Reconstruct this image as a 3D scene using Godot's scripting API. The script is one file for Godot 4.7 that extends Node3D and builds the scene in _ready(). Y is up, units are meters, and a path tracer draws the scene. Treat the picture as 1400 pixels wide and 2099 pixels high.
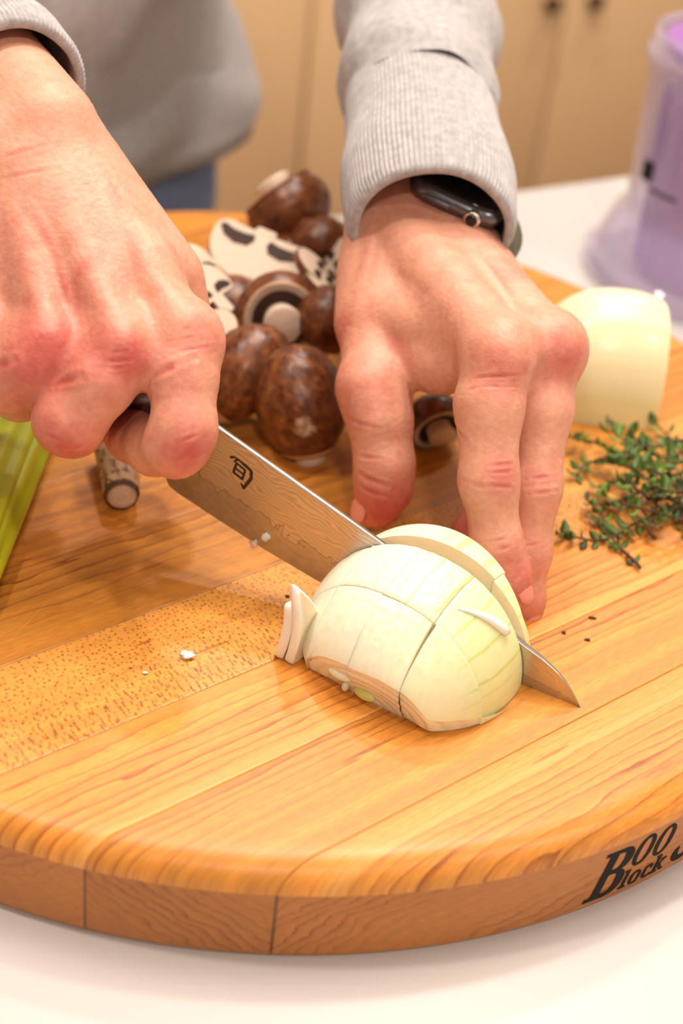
extends Node3D

# ---------------------------------------------------------------- measures
const BOARD_R := 0.254
const BOARD_T := 0.042
const RIM := 0.0105
const BOARD_U := Vector3(0.749, 0, -0.6626)      # along the planks
const BOARD_N := Vector3(0.6626, 0, 0.749)       # across the planks
const COUNTER_E := Vector3(0.832, 0, -0.5548)    # along the far edge of the counter
const COUNTER_B := Vector3(-0.5548, 0, -0.832)   # away from the cook's counter
const FLOOR_Y := -0.92
const CEIL_Y := 1.62

var M := {}
var rng := RandomNumberGenerator.new()


# ---------------------------------------------------------------- shape builder
class Shape:
	var v := PackedVector3Array()
	var uv := PackedVector2Array()
	var col := PackedColorArray()
	var grp := PackedInt32Array()
	var group := 0
	var color := Color.WHITE

	func tri(a: Vector3, b: Vector3, c: Vector3, ua := Vector2.ZERO, ub := Vector2.ZERO, uc := Vector2.ZERO) -> void:
		v.append(a); v.append(b); v.append(c)
		uv.append(ua); uv.append(ub); uv.append(uc)
		for i in 3:
			col.append(color)
		grp.append(group)

	func quad(a: Vector3, b: Vector3, c: Vector3, d: Vector3, ua := Vector2.ZERO, ub := Vector2.ZERO, uc := Vector2.ZERO, ud := Vector2.ZERO) -> void:
		tri(a, b, c, ua, ub, uc)
		tri(a, c, d, ua, uc, ud)

	# rows of points; wrap joins the last column to the first
	func grid(rows: Array, wrap := false, uv_scale := Vector2.ONE, cols: Array = []) -> void:
		var nr := rows.size()
		var nc: int = rows[0].size()
		var last := nc if wrap else nc - 1
		for i in nr - 1:
			var r0: PackedVector3Array = rows[i]
			var r1: PackedVector3Array = rows[i + 1]
			for j in last:
				var k := (j + 1) % nc
				var u0 := float(j) / last * uv_scale.x
				var u1 := float(j + 1) / last * uv_scale.x
				var w0 := float(i) / (nr - 1) * uv_scale.y
				var w1 := float(i + 1) / (nr - 1) * uv_scale.y
				var at := col.size()
				quad(r0[j], r0[k], r1[k], r1[j], Vector2(u0, w0), Vector2(u1, w0), Vector2(u1, w1), Vector2(u0, w1))
				if cols.size():
					var c00: Color = cols[i][j]
					var c01: Color = cols[i][k]
					var c11: Color = cols[i + 1][k]
					var c10: Color = cols[i + 1][j]
					col[at] = c00; col[at + 1] = c01; col[at + 2] = c11
					col[at + 3] = c00; col[at + 4] = c11; col[at + 5] = c10

	# closes a ring of points with a fan about its middle
	func cap(ring: PackedVector3Array, flip := false) -> void:
		var mid := Vector3.ZERO
		for p in ring:
			mid += p
		mid /= ring.size()
		for i in ring.size():
			var a := ring[i]
			var b := ring[(i + 1) % ring.size()]
			if flip:
				tri(mid, b, a)
			else:
				tri(mid, a, b)

	func volume() -> float:
		var s := 0.0
		for i in range(0, v.size(), 3):
			s += v[i].dot(v[i + 1].cross(v[i + 2]))
		return s

	# auto: turn the faces outwards (clockwise fronts), for closed shapes
	func mesh(auto := true, into: ArrayMesh = null) -> ArrayMesh:
		var flip := auto and volume() > 0.0
		var st := SurfaceTool.new()
		st.begin(Mesh.PRIMITIVE_TRIANGLES)
		var order := [0, 2, 1] if flip else [0, 1, 2]
		for t in v.size() / 3:
			st.set_smooth_group(grp[t])
			for k in order:
				var i: int = t * 3 + k
				st.set_color(col[i])
				st.set_uv(uv[i])
				st.add_vertex(v[i])
		st.generate_normals()
		st.index()
		return st.commit(into)


func ring_points(c: Vector3, x: Vector3, y: Vector3, n: int) -> PackedVector3Array:
	var r := PackedVector3Array()
	for i in n:
		var a := TAU * i / n
		r.append(c + x * cos(a) + y * sin(a))
	return r


func lathe(s: Shape, profile: Array, n := 40, at := Transform3D.IDENTITY, cols: Array = []) -> void:
	var rows := []
	var cc := []
	for k in profile.size():
		var p: Vector2 = profile[k]
		var r := PackedVector3Array()
		var c := []
		for i in n:
			var a := TAU * i / n
			r.append(at * Vector3(p.x * cos(a), p.y, p.x * sin(a)))
			if cols.size():
				c.append(cols[k])
		rows.append(r)
		cc.append(c)
	s.grid(rows, true, Vector2.ONE, cc if cols.size() else [])


func tube(s: Shape, pts: Array, radii: Array, n := 10, caps := true) -> void:
	var rows := []
	var x := Vector3.ZERO
	for i in pts.size():
		var d: Vector3 = (pts[mini(i + 1, pts.size() - 1)] - pts[maxi(i - 1, 0)]).normalized()
		if x == Vector3.ZERO:
			x = d.cross(Vector3.UP if absf(d.y) < 0.9 else Vector3.RIGHT).normalized()
		x = (x - d * x.dot(d)).normalized()
		rows.append(ring_points(pts[i], x * radii[i], d.cross(x) * radii[i], n))
	s.grid(rows, true)
	if caps:
		s.cap(rows[0], true)
		s.cap(rows[-1], false)


# a box with bevelled edges, in its own frame
func bevel_box(s: Shape, size: Vector3, b: float, at := Transform3D.IDENTITY) -> void:
	var h := size / 2
	var rows := []
	for lv in [[-h.y, b], [-h.y + b * 0.3, b * 0.3], [-h.y + b, 0.0], [h.y - b, 0.0], [h.y - b * 0.3, b * 0.3], [h.y, b]]:
		var r := PackedVector3Array()
		var x: float = h.x - lv[1]
		var z: float = h.z - lv[1]
		var c: float = b
		for q in [[x, z - c], [x - c * 0.3, z - c * 0.3], [x - c, z], [-x + c, z], [-x + c * 0.3, z - c * 0.3], [-x, z - c], [-x, -z + c], [-x + c * 0.3, -z + c * 0.3], [-x + c, -z], [x - c, -z], [x - c * 0.3, -z + c * 0.3], [x, -z + c]]:
			r.append(at * Vector3(q[0], lv[0], q[1]))
		rows.append(r)
	var g := s.group
	s.grid(rows, true)
	s.group = g + 1
	s.cap(rows[0], true)
	s.group = g + 2
	s.cap(rows[-1], false)
	s.group = g


# ---------------------------------------------------------------- naming
func part(called: String, mesh: Mesh, mat: Material, parent: Node, label := "") -> MeshInstance3D:
	var o := MeshInstance3D.new()
	o.name = called
	o.mesh = mesh
	if mat:
		o.material_override = mat
	parent.add_child(o, true)
	if label:
		o.set_meta("label", label)
	return o


var taken := {}
func numbered(called: String) -> String:
	taken[called] = taken.get(called, 0) + 1
	return called if taken[called] == 1 else "%s_%03d" % [called, taken[called] - 1]


func thing(called: String, label: String, category: String, at := Vector3.ZERO, group := "") -> Node3D:
	var o := Node3D.new()
	o.name = numbered(called)
	o.position = at
	add_child(o)
	tag(o, label, category, group)
	return o


func tag(o: Node, label: String, category: String, group := "") -> void:
	o.set_meta("label", label)
	o.set_meta("category", category)
	if group:
		o.set_meta("group", group)


func structure(called: String, mesh: Mesh, mat: Material) -> MeshInstance3D:
	var o := part(called, mesh, mat, self)
	o.set_meta("kind", "structure")
	return o


# ---------------------------------------------------------------- materials
func noise(freq: float, kind := FastNoiseLite.TYPE_SIMPLEX_SMOOTH, seed_ := 1, oct := 4) -> FastNoiseLite:
	var n := FastNoiseLite.new()
	n.noise_type = kind
	n.seed = seed_
	n.frequency = freq
	n.fractal_octaves = oct
	return n


func noise_tex(n: FastNoiseLite, a: Color, b: Color, size := 256) -> NoiseTexture2D:
	var t := NoiseTexture2D.new()
	t.width = size
	t.height = size
	t.seamless = true
	t.noise = n
	var g := Gradient.new()
	g.set_color(0, a)
	g.set_color(1, b)
	t.color_ramp = g
	return t


func mat(color: Color, rough := 0.6, metal := 0.0) -> StandardMaterial3D:
	var m := StandardMaterial3D.new()
	m.albedo_color = color
	m.roughness = rough
	m.metallic = metal
	return m


func bump(m: StandardMaterial3D, n: FastNoiseLite, scale_cm: float, tiles: float, size := 256) -> void:
	m.heightmap_enabled = true
	m.heightmap_scale = scale_cm
	m.heightmap_texture = noise_tex(n, Color.BLACK, Color.WHITE, size)
	m.uv1_triplanar = true
	m.uv1_scale = Vector3.ONE * tiles


# colours over the surface from noise between two tones, triplanar in the object's own axes
func mottle(m: StandardMaterial3D, n: FastNoiseLite, a: Color, b: Color, tiles: float, size := 256) -> void:
	m.albedo_texture = noise_tex(n, a, b, size)
	m.uv1_triplanar = true
	m.uv1_scale = Vector3.ONE * tiles


func smooth(a: float, b: float, x: float) -> float:
	var t := clampf((x - a) / (b - a), 0.0, 1.0)
	return t * t * (3.0 - 2.0 * t)


func _ready() -> void:
	rng.seed = 7
	make_camera_and_light()
	make_materials()
	make_room()
	make_counter()
	make_board()
	make_person()
	make_knife()
	make_onion()
	make_onion_half()
	make_mushrooms()
	make_celery()
	make_cup()
	make_watch()
	make_thyme()
	make_scraps()


func make_camera_and_light() -> void:
	var cam := Camera3D.new()
	cam.name = "camera"
	add_child(cam)
	cam.position = Vector3(0.03137, 0.38468, 0.54762)
	cam.basis = Basis(Vector3.RIGHT, deg_to_rad(-34.83)) * Basis(Vector3(0, 0, 1), deg_to_rad(7.08))
	var lens := CameraAttributesPhysical.new()
	lens.frustum_focal_length = 48.6
	lens.frustum_focus_distance = 0.515
	lens.exposure_aperture = 5.6
	cam.attributes = lens
	cam.fov = 39.605
	cam.near = 0.02
	cam.far = 30.0
	cam.current = true
	var we := WorldEnvironment.new()
	we.name = "environment"
	var e := Environment.new()
	e.background_mode = Environment.BG_COLOR
	e.background_color = Color(0.9, 0.85, 0.8)
	e.tonemap_mode = Environment.TONE_MAPPER_LINEAR
	e.tonemap_exposure = 0.164
	e.sdfgi_enabled = true
	e.ssao_enabled = true
	e.ssil_enabled = true
	we.environment = e
	add_child(we)


func make_materials() -> void:
	M.wall = mat(Color(0.92, 0.89, 0.84), 0.9)
	M.ceiling = mat(Color(0.95, 0.93, 0.90), 0.95)
	M.floor = mat(Color(0.50, 0.36, 0.25), 0.5)
	M.counter = mat(Color(0.785, 0.765, 0.755), 0.32)
	M.cabinet = mat(Color(0.86, 0.72, 0.55), 0.5)
	M.cabinet_gap = mat(Color(0.30, 0.22, 0.15), 0.8)
	M.knob = mat(Color(0.35, 0.24, 0.16), 0.3, 1.0)
	M.steel = mat(Color(0.84, 0.82, 0.79), 0.18, 1.0)
	M.black = mat(Color(0.015, 0.014, 0.014), 0.08)
	M.ink = mat(Color(0.04, 0.025, 0.02), 0.9)
	M.emblem = mat(Color(0.22, 0.14, 0.08), 0.6)
	M.glow = mat(Color(1, 1, 1), 0.5)
	M.glow.emission_enabled = true
	M.glow.emission = Color(1.0, 0.93, 0.84)
	M.glow.emission_energy_multiplier = 2.0
	# skin
	M.skin = mat(Color.WHITE, 0.48)
	M.skin.vertex_color_use_as_albedo = true
	M.skin.subsurf_scatter_enabled = true
	M.skin.subsurf_scatter_strength = 0.12
	var sk := noise(0.035, FastNoiseLite.TYPE_CELLULAR, 3, 3)
	sk.cellular_return_type = FastNoiseLite.RETURN_DISTANCE2_SUB
	bump(M.skin, sk, 0.013, 44.0, 512)
	M.nail = mat(Color(0.86, 0.55, 0.48), 0.22)
	# cloth
	M.sweat = mat(Color(0.765, 0.75, 0.745), 0.95)
	M.sweat.rim_enabled = true
	M.sweat.rim = 0.4
	mottle(M.sweat, noise(0.03, FastNoiseLite.TYPE_SIMPLEX_SMOOTH, 9, 5), Color(0.74, 0.73, 0.75), Color(1, 1, 1), 12.0, 512)
	M.sweat.heightmap_enabled = true
	M.sweat.heightmap_scale = 0.012
	M.sweat.heightmap_texture = noise_tex(noise(0.12, FastNoiseLite.TYPE_SIMPLEX, 5, 2), Color.BLACK, Color.WHITE, 512)
	M.jeans = mat(Color(0.56, 0.64, 0.80), 0.95)
	mottle(M.jeans, noise(0.08, FastNoiseLite.TYPE_SIMPLEX, 9, 4), Color(0.6, 0.6, 0.65), Color(1, 1, 1), 16.0, 256)
	# vegetables
	M.onion = mat(Color.WHITE, 0.31)
	M.onion.vertex_color_use_as_albedo = true
	M.onion.subsurf_scatter_enabled = true
	M.onion.subsurf_scatter_strength = 0.25
	M.onion_flesh = M.onion
	M.cap_skin = mat(Color.WHITE, 0.36)
	M.cap_skin.vertex_color_use_as_albedo = true
	var cn := noise(0.02, FastNoiseLite.TYPE_SIMPLEX_SMOOTH, 21, 5)
	mottle(M.cap_skin, cn, Color(0.45, 0.34, 0.28), Color(1.0, 1.0, 1.0), 30.0, 256)
	M.cap_skin.heightmap_enabled = true
	M.cap_skin.heightmap_scale = 0.02
	M.cap_skin.heightmap_texture = M.cap_skin.albedo_texture
	M.flesh = mat(Color.WHITE, 0.6)
	M.flesh.vertex_color_use_as_albedo = true
	M.flesh.subsurf_scatter_enabled = true
	M.flesh.subsurf_scatter_strength = 0.1
	bump(M.flesh, noise(0.05, FastNoiseLite.TYPE_SIMPLEX, 4, 3), 0.03, 30.0)
	M.gills = mat(Color(0.22, 0.12, 0.08), 0.7)
	M.celery = mat(Color.WHITE, 0.3)
	M.celery.vertex_color_use_as_albedo = true
	M.celery.subsurf_scatter_enabled = true
	M.celery.subsurf_scatter_strength = 0.15
	M.leaf = mat(Color(0.27, 0.38, 0.09), 0.5)
	M.leaf.backlight_enabled = true
	M.leaf.backlight = Color(0.12, 0.2, 0.03)
	M.leaf_dark = mat(Color(0.18, 0.25, 0.08), 0.55)
	M.leaf_light = mat(Color(0.40, 0.52, 0.13), 0.5)
	M.twig = mat(Color(0.30, 0.19, 0.10), 0.7)
	# clear plastic
	M.clear = mat(Color(0.86, 0.80, 0.97, 0.24), 0.06)
	M.clear.transparency = BaseMaterial3D.TRANSPARENCY_ALPHA
	M.purple = mat(Color(0.60, 0.40, 0.66), 0.35)
	M.purple_clear = mat(Color(0.72, 0.52, 0.82, 0.55), 0.1)
	M.purple_clear.transparency = BaseMaterial3D.TRANSPARENCY_ALPHA
	M.alu = mat(Color(0.42, 0.42, 0.45), 0.28, 1.0)
	M.strap = mat(Color(0.36, 0.35, 0.26), 0.6)
	M.handle = mat(Color(0.05, 0.035, 0.03), 0.3)


# ---------------------------------------------------------------- room
func box(size: Vector3, at := Transform3D.IDENTITY, b := 0.004) -> ArrayMesh:
	var s := Shape.new()
	bevel_box(s, size, b, at)
	return s.mesh()


func make_room() -> void:
	# the room is square to the counter: e along it, back towards the cook's cabinets
	var turn := Basis(COUNTER_E, Vector3.UP, -COUNTER_B)
	var c := Vector3(0, (FLOOR_Y + CEIL_Y) / 2, 0)
	var h := CEIL_Y - FLOOR_Y
	structure("floor", box(Vector3(5.4, 0.1, 5.4), Transform3D(turn, Vector3(0, FLOOR_Y - 0.05, 0))), M.floor)
	structure("ceiling", box(Vector3(5.4, 0.1, 5.4), Transform3D(turn, Vector3(0, CEIL_Y + 0.05, 0))), M.ceiling)
	structure("wall_back", box(Vector3(5.4, h, 0.1), Transform3D(turn, c + COUNTER_B * 2.1)), M.wall)
	structure("wall_front", box(Vector3(5.4, h, 0.1), Transform3D(turn, c - COUNTER_B * 2.6)), M.wall)
	structure("wall_left", box(Vector3(0.1, h, 5.4), Transform3D(turn, c - COUNTER_E * 2.6)), M.wall)
	structure("wall_right", box(Vector3(0.1, h, 5.4), Transform3D(turn, c + COUNTER_E * 2.6)), M.wall)
	# ceiling downlights and a long panel
	var spots := [[0.55, 0.30, 1.0], [-0.65, 0.2, 1.0], [0.75, -1.5, 1.7], [-0.75, -1.5, 1.7], [0.55, 0.95, 1.0], [1.40, 0.85, 1.0]]
	for k in spots.size():
		var sp = spots[k]
		var at: Vector3 = COUNTER_E * sp[0] + COUNTER_B * sp[1] + Vector3(0, CEIL_Y, 0)
		var o := Node3D.new()
		o.name = "ceiling_light" if k == 0 else "ceiling_light_%03d" % k
		o.position = at
		add_child(o)
		tag(o, ["round recessed ceiling light over the right end of the counter, cook's side", "round recessed ceiling light over the left end of the counter, cook's side", "round recessed ceiling light behind the camera on the right", "round recessed ceiling light behind the camera on the left", "round recessed ceiling light over the aisle behind the cook", "round recessed ceiling light over the right end of the aisle"][k], "ceiling light")
		var s := Shape.new()
		lathe(s, [Vector2(0.07, 0.0), Vector2(0.092, -0.002), Vector2(0.095, -0.006), Vector2(0.09, -0.012), Vector2(0.072, -0.012), Vector2(0.07, 0.0)], 40)
		part("trim_ring", s.mesh(), M.ceiling, o)
		var d := Shape.new()
		lathe(d, [Vector2(0.0, -0.004), Vector2(0.07, -0.004), Vector2(0.07, -0.008), Vector2(0.0, -0.008)], 40)
		part("diffuser", d.mesh(), M.glow, o)
		var l := AreaLight3D.new()
		l.name = "lamp"
		l.area_size = Vector2(0.12, 0.12)
		l.light_color = Color(1.0, 0.95, 0.90)
		l.light_energy = 5.5 * sp[2]
		l.area_range = 8.0
		l.shadow_enabled = true
		l.rotation.x = -PI / 2
		l.position.y = -0.03
		o.add_child(l)
	var p := Node3D.new()
	p.name = "ceiling_panel_light"
	p.transform = Transform3D(turn, Vector3(0.10, CEIL_Y, -0.22))
	add_child(p)
	tag(p, "wide square ceiling light panel above the cutting board", "ceiling light")
	part("frame", box(Vector3(0.86, 0.03, 0.86)), M.ceiling, p)
	part("diffuser", box(Vector3(0.8, 0.01, 0.8), Transform3D(Basis(), Vector3(0, -0.014, 0)), 0.002), M.glow, p)
	var a := AreaLight3D.new()
	a.name = "lamp"
	a.area_size = Vector2(0.8, 0.8)
	a.light_color = Color(1.0, 0.955, 0.91)
	a.light_energy = 12.0
	a.area_range = 8.0
	a.shadow_enabled = true
	a.rotation.x = -PI / 2
	a.position.y = -0.04
	p.add_child(a)
	# base cabinets along the back wall
	for k in 3:
		var o := thing("base_cabinet", ["beige base cabinet along the aisle, leftmost, hidden behind the cook", "beige base cabinet whose right door shows between the cook's hip and the raised sleeve", "beige base cabinet with two doors right of the raised sleeve"][k], "cabinet", COUNTER_B * 1.40 + COUNTER_E * (-0.63 + 0.96 * k))
		o.basis = turn
		part("body", box(Vector3(0.956, 0.80, 0.56), Transform3D(Basis(), Vector3(0, -0.42, -0.30))), M.cabinet, o)
		part("toe_kick", box(Vector3(0.956, 0.10, 0.48), Transform3D(Basis(), Vector3(0, -0.87, -0.34))), M.cabinet_gap, o)
		for j in 2:
			var x := -0.24 + 0.48 * j
			var d := part("door", box(Vector3(0.473, 0.635, 0.020), Transform3D(Basis(), Vector3(x, -0.4925, -0.008)), 0.005), M.cabinet, o)
			var kx := x + (0.195 if j == 0 else -0.195)
			var ks := Shape.new()
			lathe(ks, [Vector2(0, 0), Vector2(0.006, 0), Vector2(0.005, 0.012), Vector2(0.014, 0.018), Vector2(0.015, 0.024), Vector2(0.010, 0.029), Vector2(0, 0.030)], 20, Transform3D(Basis(Vector3.RIGHT, PI / 2), Vector3(kx, -0.228, 0.002)))
			part("knob", ks.mesh(), M.knob, d)
			part("drawer", box(Vector3(0.473, 0.140, 0.020), Transform3D(Basis(), Vector3(x, -0.0975, -0.008)), 0.005), M.cabinet, o)
	var wt := thing("worktop", "white worktop along the back wall over the beige cabinets", "worktop", COUNTER_B * 1.7 + COUNTER_E * 0.33)
	wt.basis = turn
	part("slab", box(Vector3(2.92, 0.03, 0.62)), M.counter, wt)


func make_counter() -> void:
	var turn := Basis(COUNTER_E, Vector3.UP, -COUNTER_B)
	var o := thing("countertop", "white smooth countertop under the round cutting board", "countertop", COUNTER_B * -0.305)
	o.basis = turn
	part("slab", box(Vector3(2.2, 0.04, 1.2), Transform3D(Basis(), Vector3(0.1, -0.02, 0)), 0.006), M.counter, o)
	part("cabinet_base", box(Vector3(2.1, 0.87, 1.08), Transform3D(Basis(), Vector3(0.1, -0.48, 0)), 0.006), M.cabinet, o)


# ---------------------------------------------------------------- cutting board
# the wood is worked out in depth: growth rings about a heart for every plank, cut by the top and by the rim
var wood_n := FastNoiseLite.new()
var wood_f := FastNoiseLite.new()
var hearts := []
const JOINTS := [-0.254, -0.200, -0.155, -0.108, -0.062, -0.016, 0.031, 0.078, 0.1245, 0.1655, 0.2065, 0.254]


func wood(k: int, p: float, q: float, y: float) -> Vector3:
	var h = hearts[k]
	var dq: float = q - h[0]
	var dy: float = y - h[1]
	var r := sqrt(dq * dq + dy * dy)
	r += 0.0011 * wood_n.get_noise_3d(p * 18.0 + k * 31.0, q * 160.0, y * 160.0)
	r += 0.0022 * wood_n.get_noise_3d(p * 5.0 + k * 17.0, q * 60.0, y * 60.0)
	var f: float = r / h[2]
	var i := floorf(f)
	f -= i
	var strength := 0.55 + 0.45 * sin(i * 12.9898 + k)
	var line := (pow(f, 12.0) + 0.30 * pow(f, 2.5)) * (1.0 - smooth(0.97, 1.0, f)) * strength
	var band := 0.5 + 0.5 * wood_n.get_noise_2d(r * 900.0 + k * 77.0, p * 1.5)
	var fine := wood_f.get_noise_2d(p * 140.0, (q + y) * 2600.0)
	return Vector3(line, band, fine)


func wood_color(w: Vector3, tone: Color, top: bool) -> Color:
	var c := tone
	c = c.lerp(Color(tone.r * 0.93, tone.g * 0.84, tone.b * 0.70), w.y * 0.75)
	c = c.lerp(Color(tone.r * 0.64, tone.g * 0.47, tone.b * 0.30), w.x * (0.95 if top else 1.0))
	var g := 1.0 + 0.09 * w.z
	return Color(c.r * g, c.g * g, c.b * g)


func image_of(w: int, h: int, bytes: PackedByteArray) -> ImageTexture:
	return ImageTexture.create_from_image(Image.create_from_data(w, h, false, Image.FORMAT_RGB8, bytes))


func make_board() -> void:
	wood_n.seed = 4
	wood_n.frequency = 1.0
	wood_n.fractal_octaves = 3
	wood_f.seed = 8
	wood_f.frequency = 1.0
	wood_f.fractal_octaves = 1
	var T := BOARD_T
	var tones := []
	var base := Color(0.85, 0.575, 0.24)
	rng.seed = 12
	# heart (across, below the top) and ring width of every plank
	hearts = [
		[-0.24, -0.10, 0.0030], [-0.16, -0.05, 0.0030], [-0.12, -0.09, 0.0034], [-0.10, -0.06, 0.0028], [-0.02, -0.12, 0.0026], [0.02, -0.07, 0.0024],
		[0.000, -0.06, 0.0030], [0.14, 0.35, 0.0050], [0.108, 0.075, 0.0034], [0.020, -0.130, 0.0031], [0.275, -0.012, 0.0027],
	]
	var shift := [1.0, 0.97, 1.02, 0.98, 0.94, 1.0, 0.90, 1.0, 1.03, 0.98, 1.02]
	for k in 11:
		var s: float = shift[k]
		tones.append(Color(base.r * minf(s, 1.03), base.g * s, base.b * s * s))
	tones[7] = Color(0.865, 0.61, 0.275)
	var board := thing("cutting_board", "thick round maple cutting board of glued planks on the white countertop", "cutting board")
	# rim: growth rings cut across, laid out along the arc of the near edge
	var rw := 2048
	var rh := 144
	var rb := PackedByteArray()
	rb.resize(rw * rh * 3)
	var arc := 0.50
	for i in rw:
		var ang := (float(i) / rw - 0.5) * arc / BOARD_R
		# middle of the strip looks along +z
		var at := Vector3(sin(ang), 0, cos(ang)) * BOARD_R
		var p := at.dot(BOARD_U)
		var q := at.dot(BOARD_N)
		var k := 10
		while k > 0 and q < JOINTS[k]:
			k -= 1
		for j in rh:
			var y := T * (1.0 - (j + 0.5) / rh)
			var c := wood_color(wood(k, p, q, y), tones[k], false)
			var glue := minf(absf(q - JOINTS[k]) if k > 0 else 1.0, absf(q - JOINTS[k + 1]) if k < 10 else 1.0)
			c = c * lerpf(0.55, 1.0, smooth(0.0, 0.0005, glue))
			var b := (j * rw + i) * 3
			rb[b] = int(clampf(c.r * 214.0, 0, 255))
			rb[b + 1] = int(clampf(c.g * 202.0, 0, 255))
			rb[b + 2] = int(clampf(c.b * 200.0, 0, 255))
	var rim_mat := mat(Color.WHITE, 0.42)
	rim_mat.albedo_texture = image_of(rw, rh, rb)
	# section of the rim: (radius, height), from the underside to the flat top
	var sec := [Vector2(BOARD_R - 0.004, 0.0), Vector2(BOARD_R - 0.0012, 0.0012), Vector2(BOARD_R, 0.004), Vector2(BOARD_R, T * 0.45), Vector2(BOARD_R, T - RIM)]
	var side_n := sec.size()
	for i in range(1, 9):
		var a := PI / 2 * i / 8
		sec.append(Vector2(BOARD_R - RIM + RIM * cos(a), T - RIM + RIM * sin(a)))
	sec.append(Vector2(BOARD_R - RIM - 0.003, T))
	for k in 11:
		var q0: float = JOINTS[k]
		var q1: float = JOINTS[k + 1]
		# texture of the top
		var tw := 640
		var th := 288
		if k == 7:
			tw = 2048
			th = 320
		if k < 3:
			tw = 256
			th = 160
		var bytes := PackedByteArray()
		bytes.resize(tw * th * 3)
		for j in th:
			var q := lerpf(q0, q1, (j + 0.5) / th)
			for i in tw:
				var p := lerpf(-0.256, 0.256, (i + 0.5) / tw)
				var w := wood(k, p, q, T)
				if k == 7:
					w.x *= 0.15
					w.y = 0.3 + 0.2 * w.y
				var c := wood_color(w, tones[k], true)
				c = c * (1.0 + 0.10 * wood_n.get_noise_2d(q * 130.0 + k * 9.0, p * 1.2))
				if k == 10:
					c = c.lerp(Color(0.95, 0.72, 0.42), 0.45 * exp(-pow((q - 0.2165 - 0.004 * p) / 0.0022, 2.0)))
				if k == 8:
					c = c.lerp(Color(0.95, 0.72, 0.40), 0.4 * smooth(0.1590, 0.1640, q))
				if j == 0 or j == th - 1:
					c = c * 0.72
				var b := (j * tw + i) * 3
				bytes[b] = int(clampf(c.r * 255.0, 0, 255))
				bytes[b + 1] = int(clampf(c.g * 255.0, 0, 255))
				bytes[b + 2] = int(clampf(c.b * 255.0, 0, 255))
		if k == 7:
			flecks(bytes, tw, th, q1 - q0)
		streaks(bytes, tw, th, k)
		if k == 6:
			scratches(bytes, tw, th, k)
		var m := mat(Color.WHITE, 0.40)
		m.albedo_texture = image_of(tw, th, bytes)
		# geometry
		var qs := [q0, q0 + 0.0003, q0 + 0.0009]
		var n := 10
		if k == 0 or k == 10:
			n = 70
		for i in range(1, n):
			var f := float(i) / n
			if k == 10:
				qs.append(BOARD_R * sin(lerpf(asin((q0 + 0.001) / BOARD_R), PI / 2, f)))
			elif k == 0:
				qs.append(-BOARD_R * sin(lerpf(PI / 2, asin((-q1 + 0.001) / BOARD_R), f)))
			else:
				qs.append(lerpf(q0, q1, f))
		qs.append(q1 - 0.0009)
		qs.append(q1 - 0.0003)
		qs.append(q1)
		if k == 10:
			qs = qs.filter(func(x): return x < q1 - 0.00002)
			qs.append(q1 - 0.00002)
		if k == 0:
			qs = qs.filter(func(x): return x > q0 + 0.00002)
			qs.push_front(q0 + 0.00002)
		qs.sort()
		var top := Shape.new()
		var side := Shape.new()
		var prev := []
		for i in qs.size():
			var q: float = qs[i]
			var low := 0.0002 if (i == 0 and k > 0) or (i == qs.size() - 1 and k < 10) else 0.0
			var right := PackedVector3Array()
			var left := PackedVector3Array()
			for pt: Vector2 in sec:
				var r: float = pt.x - low
				var half := sqrt(maxf(r * r - q * q, 0.0))
				var y: float = pt.y - low * pt.y / T
				# past the flat top the round shoulder closes over the end of the plank
				if r < absf(q):
					if pt.y > T * 0.5:
						y = T - RIM + sqrt(maxf(RIM * RIM - pow(maxf(absf(q) - (BOARD_R - RIM), 0.0), 2.0), 0.0))
					else:
						y = 0.004 - sqrt(maxf(0.000016 - pow(maxf(absf(q) - (BOARD_R - 0.004), 0.0), 2.0), 0.0))
				right.append(BOARD_N * q + BOARD_U * half + Vector3(0, y, 0))
				left.append(BOARD_N * q - BOARD_U * half + Vector3(0, y, 0))
			if prev.size():
				for e in 2:
					var a: PackedVector3Array = prev[e]
					var b: PackedVector3Array = [right, left][e]
					for l in sec.size() - 1:
						var s := side if l < side_n - 1 else top
						var u := []
						for pt: Vector3 in [a[l], b[l], b[l + 1], a[l + 1]]:
							if s == side:
								u.append(Vector2(atan2(pt.x, pt.z) * BOARD_R / arc + 0.5, 1.0 - pt.y / T))
							else:
								u.append(Vector2(pt.dot(BOARD_U) / 0.512 + 0.5, (pt.dot(BOARD_N) - q0) / (q1 - q0)))
						if e == 0:
							s.quad(a[l], b[l], b[l + 1], a[l + 1], u[0], u[1], u[2], u[3])
						else:
							s.quad(a[l], a[l + 1], b[l + 1], b[l], u[0], u[3], u[2], u[1])
				# flat top, and the underside
				var z := sec.size() - 1
				var uu := []
				for pt: Vector3 in [prev[0][z], right[z], left[z], prev[1][z]]:
					uu.append(Vector2(pt.dot(BOARD_U) / 0.512 + 0.5, (pt.dot(BOARD_N) - q0) / (q1 - q0)))
				top.quad(prev[0][z], right[z], left[z], prev[1][z], uu[0], uu[1], uu[2], uu[3])
				side.group = 1
				side.quad(prev[0][0], prev[1][0], left[0], right[0])
				side.group = 0
			if i == 0 or i == qs.size() - 1:
				var loop := right.duplicate()
				var back := left.duplicate()
				back.reverse()
				loop.append_array(back)
				side.group = 2
				side.cap(loop, i == 0)
				side.group = 0
			prev = [right, left]
		# both surfaces turn the same way
		var mm := ArrayMesh.new()
		var flip := top.volume() + side.volume() > 0.0
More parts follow.
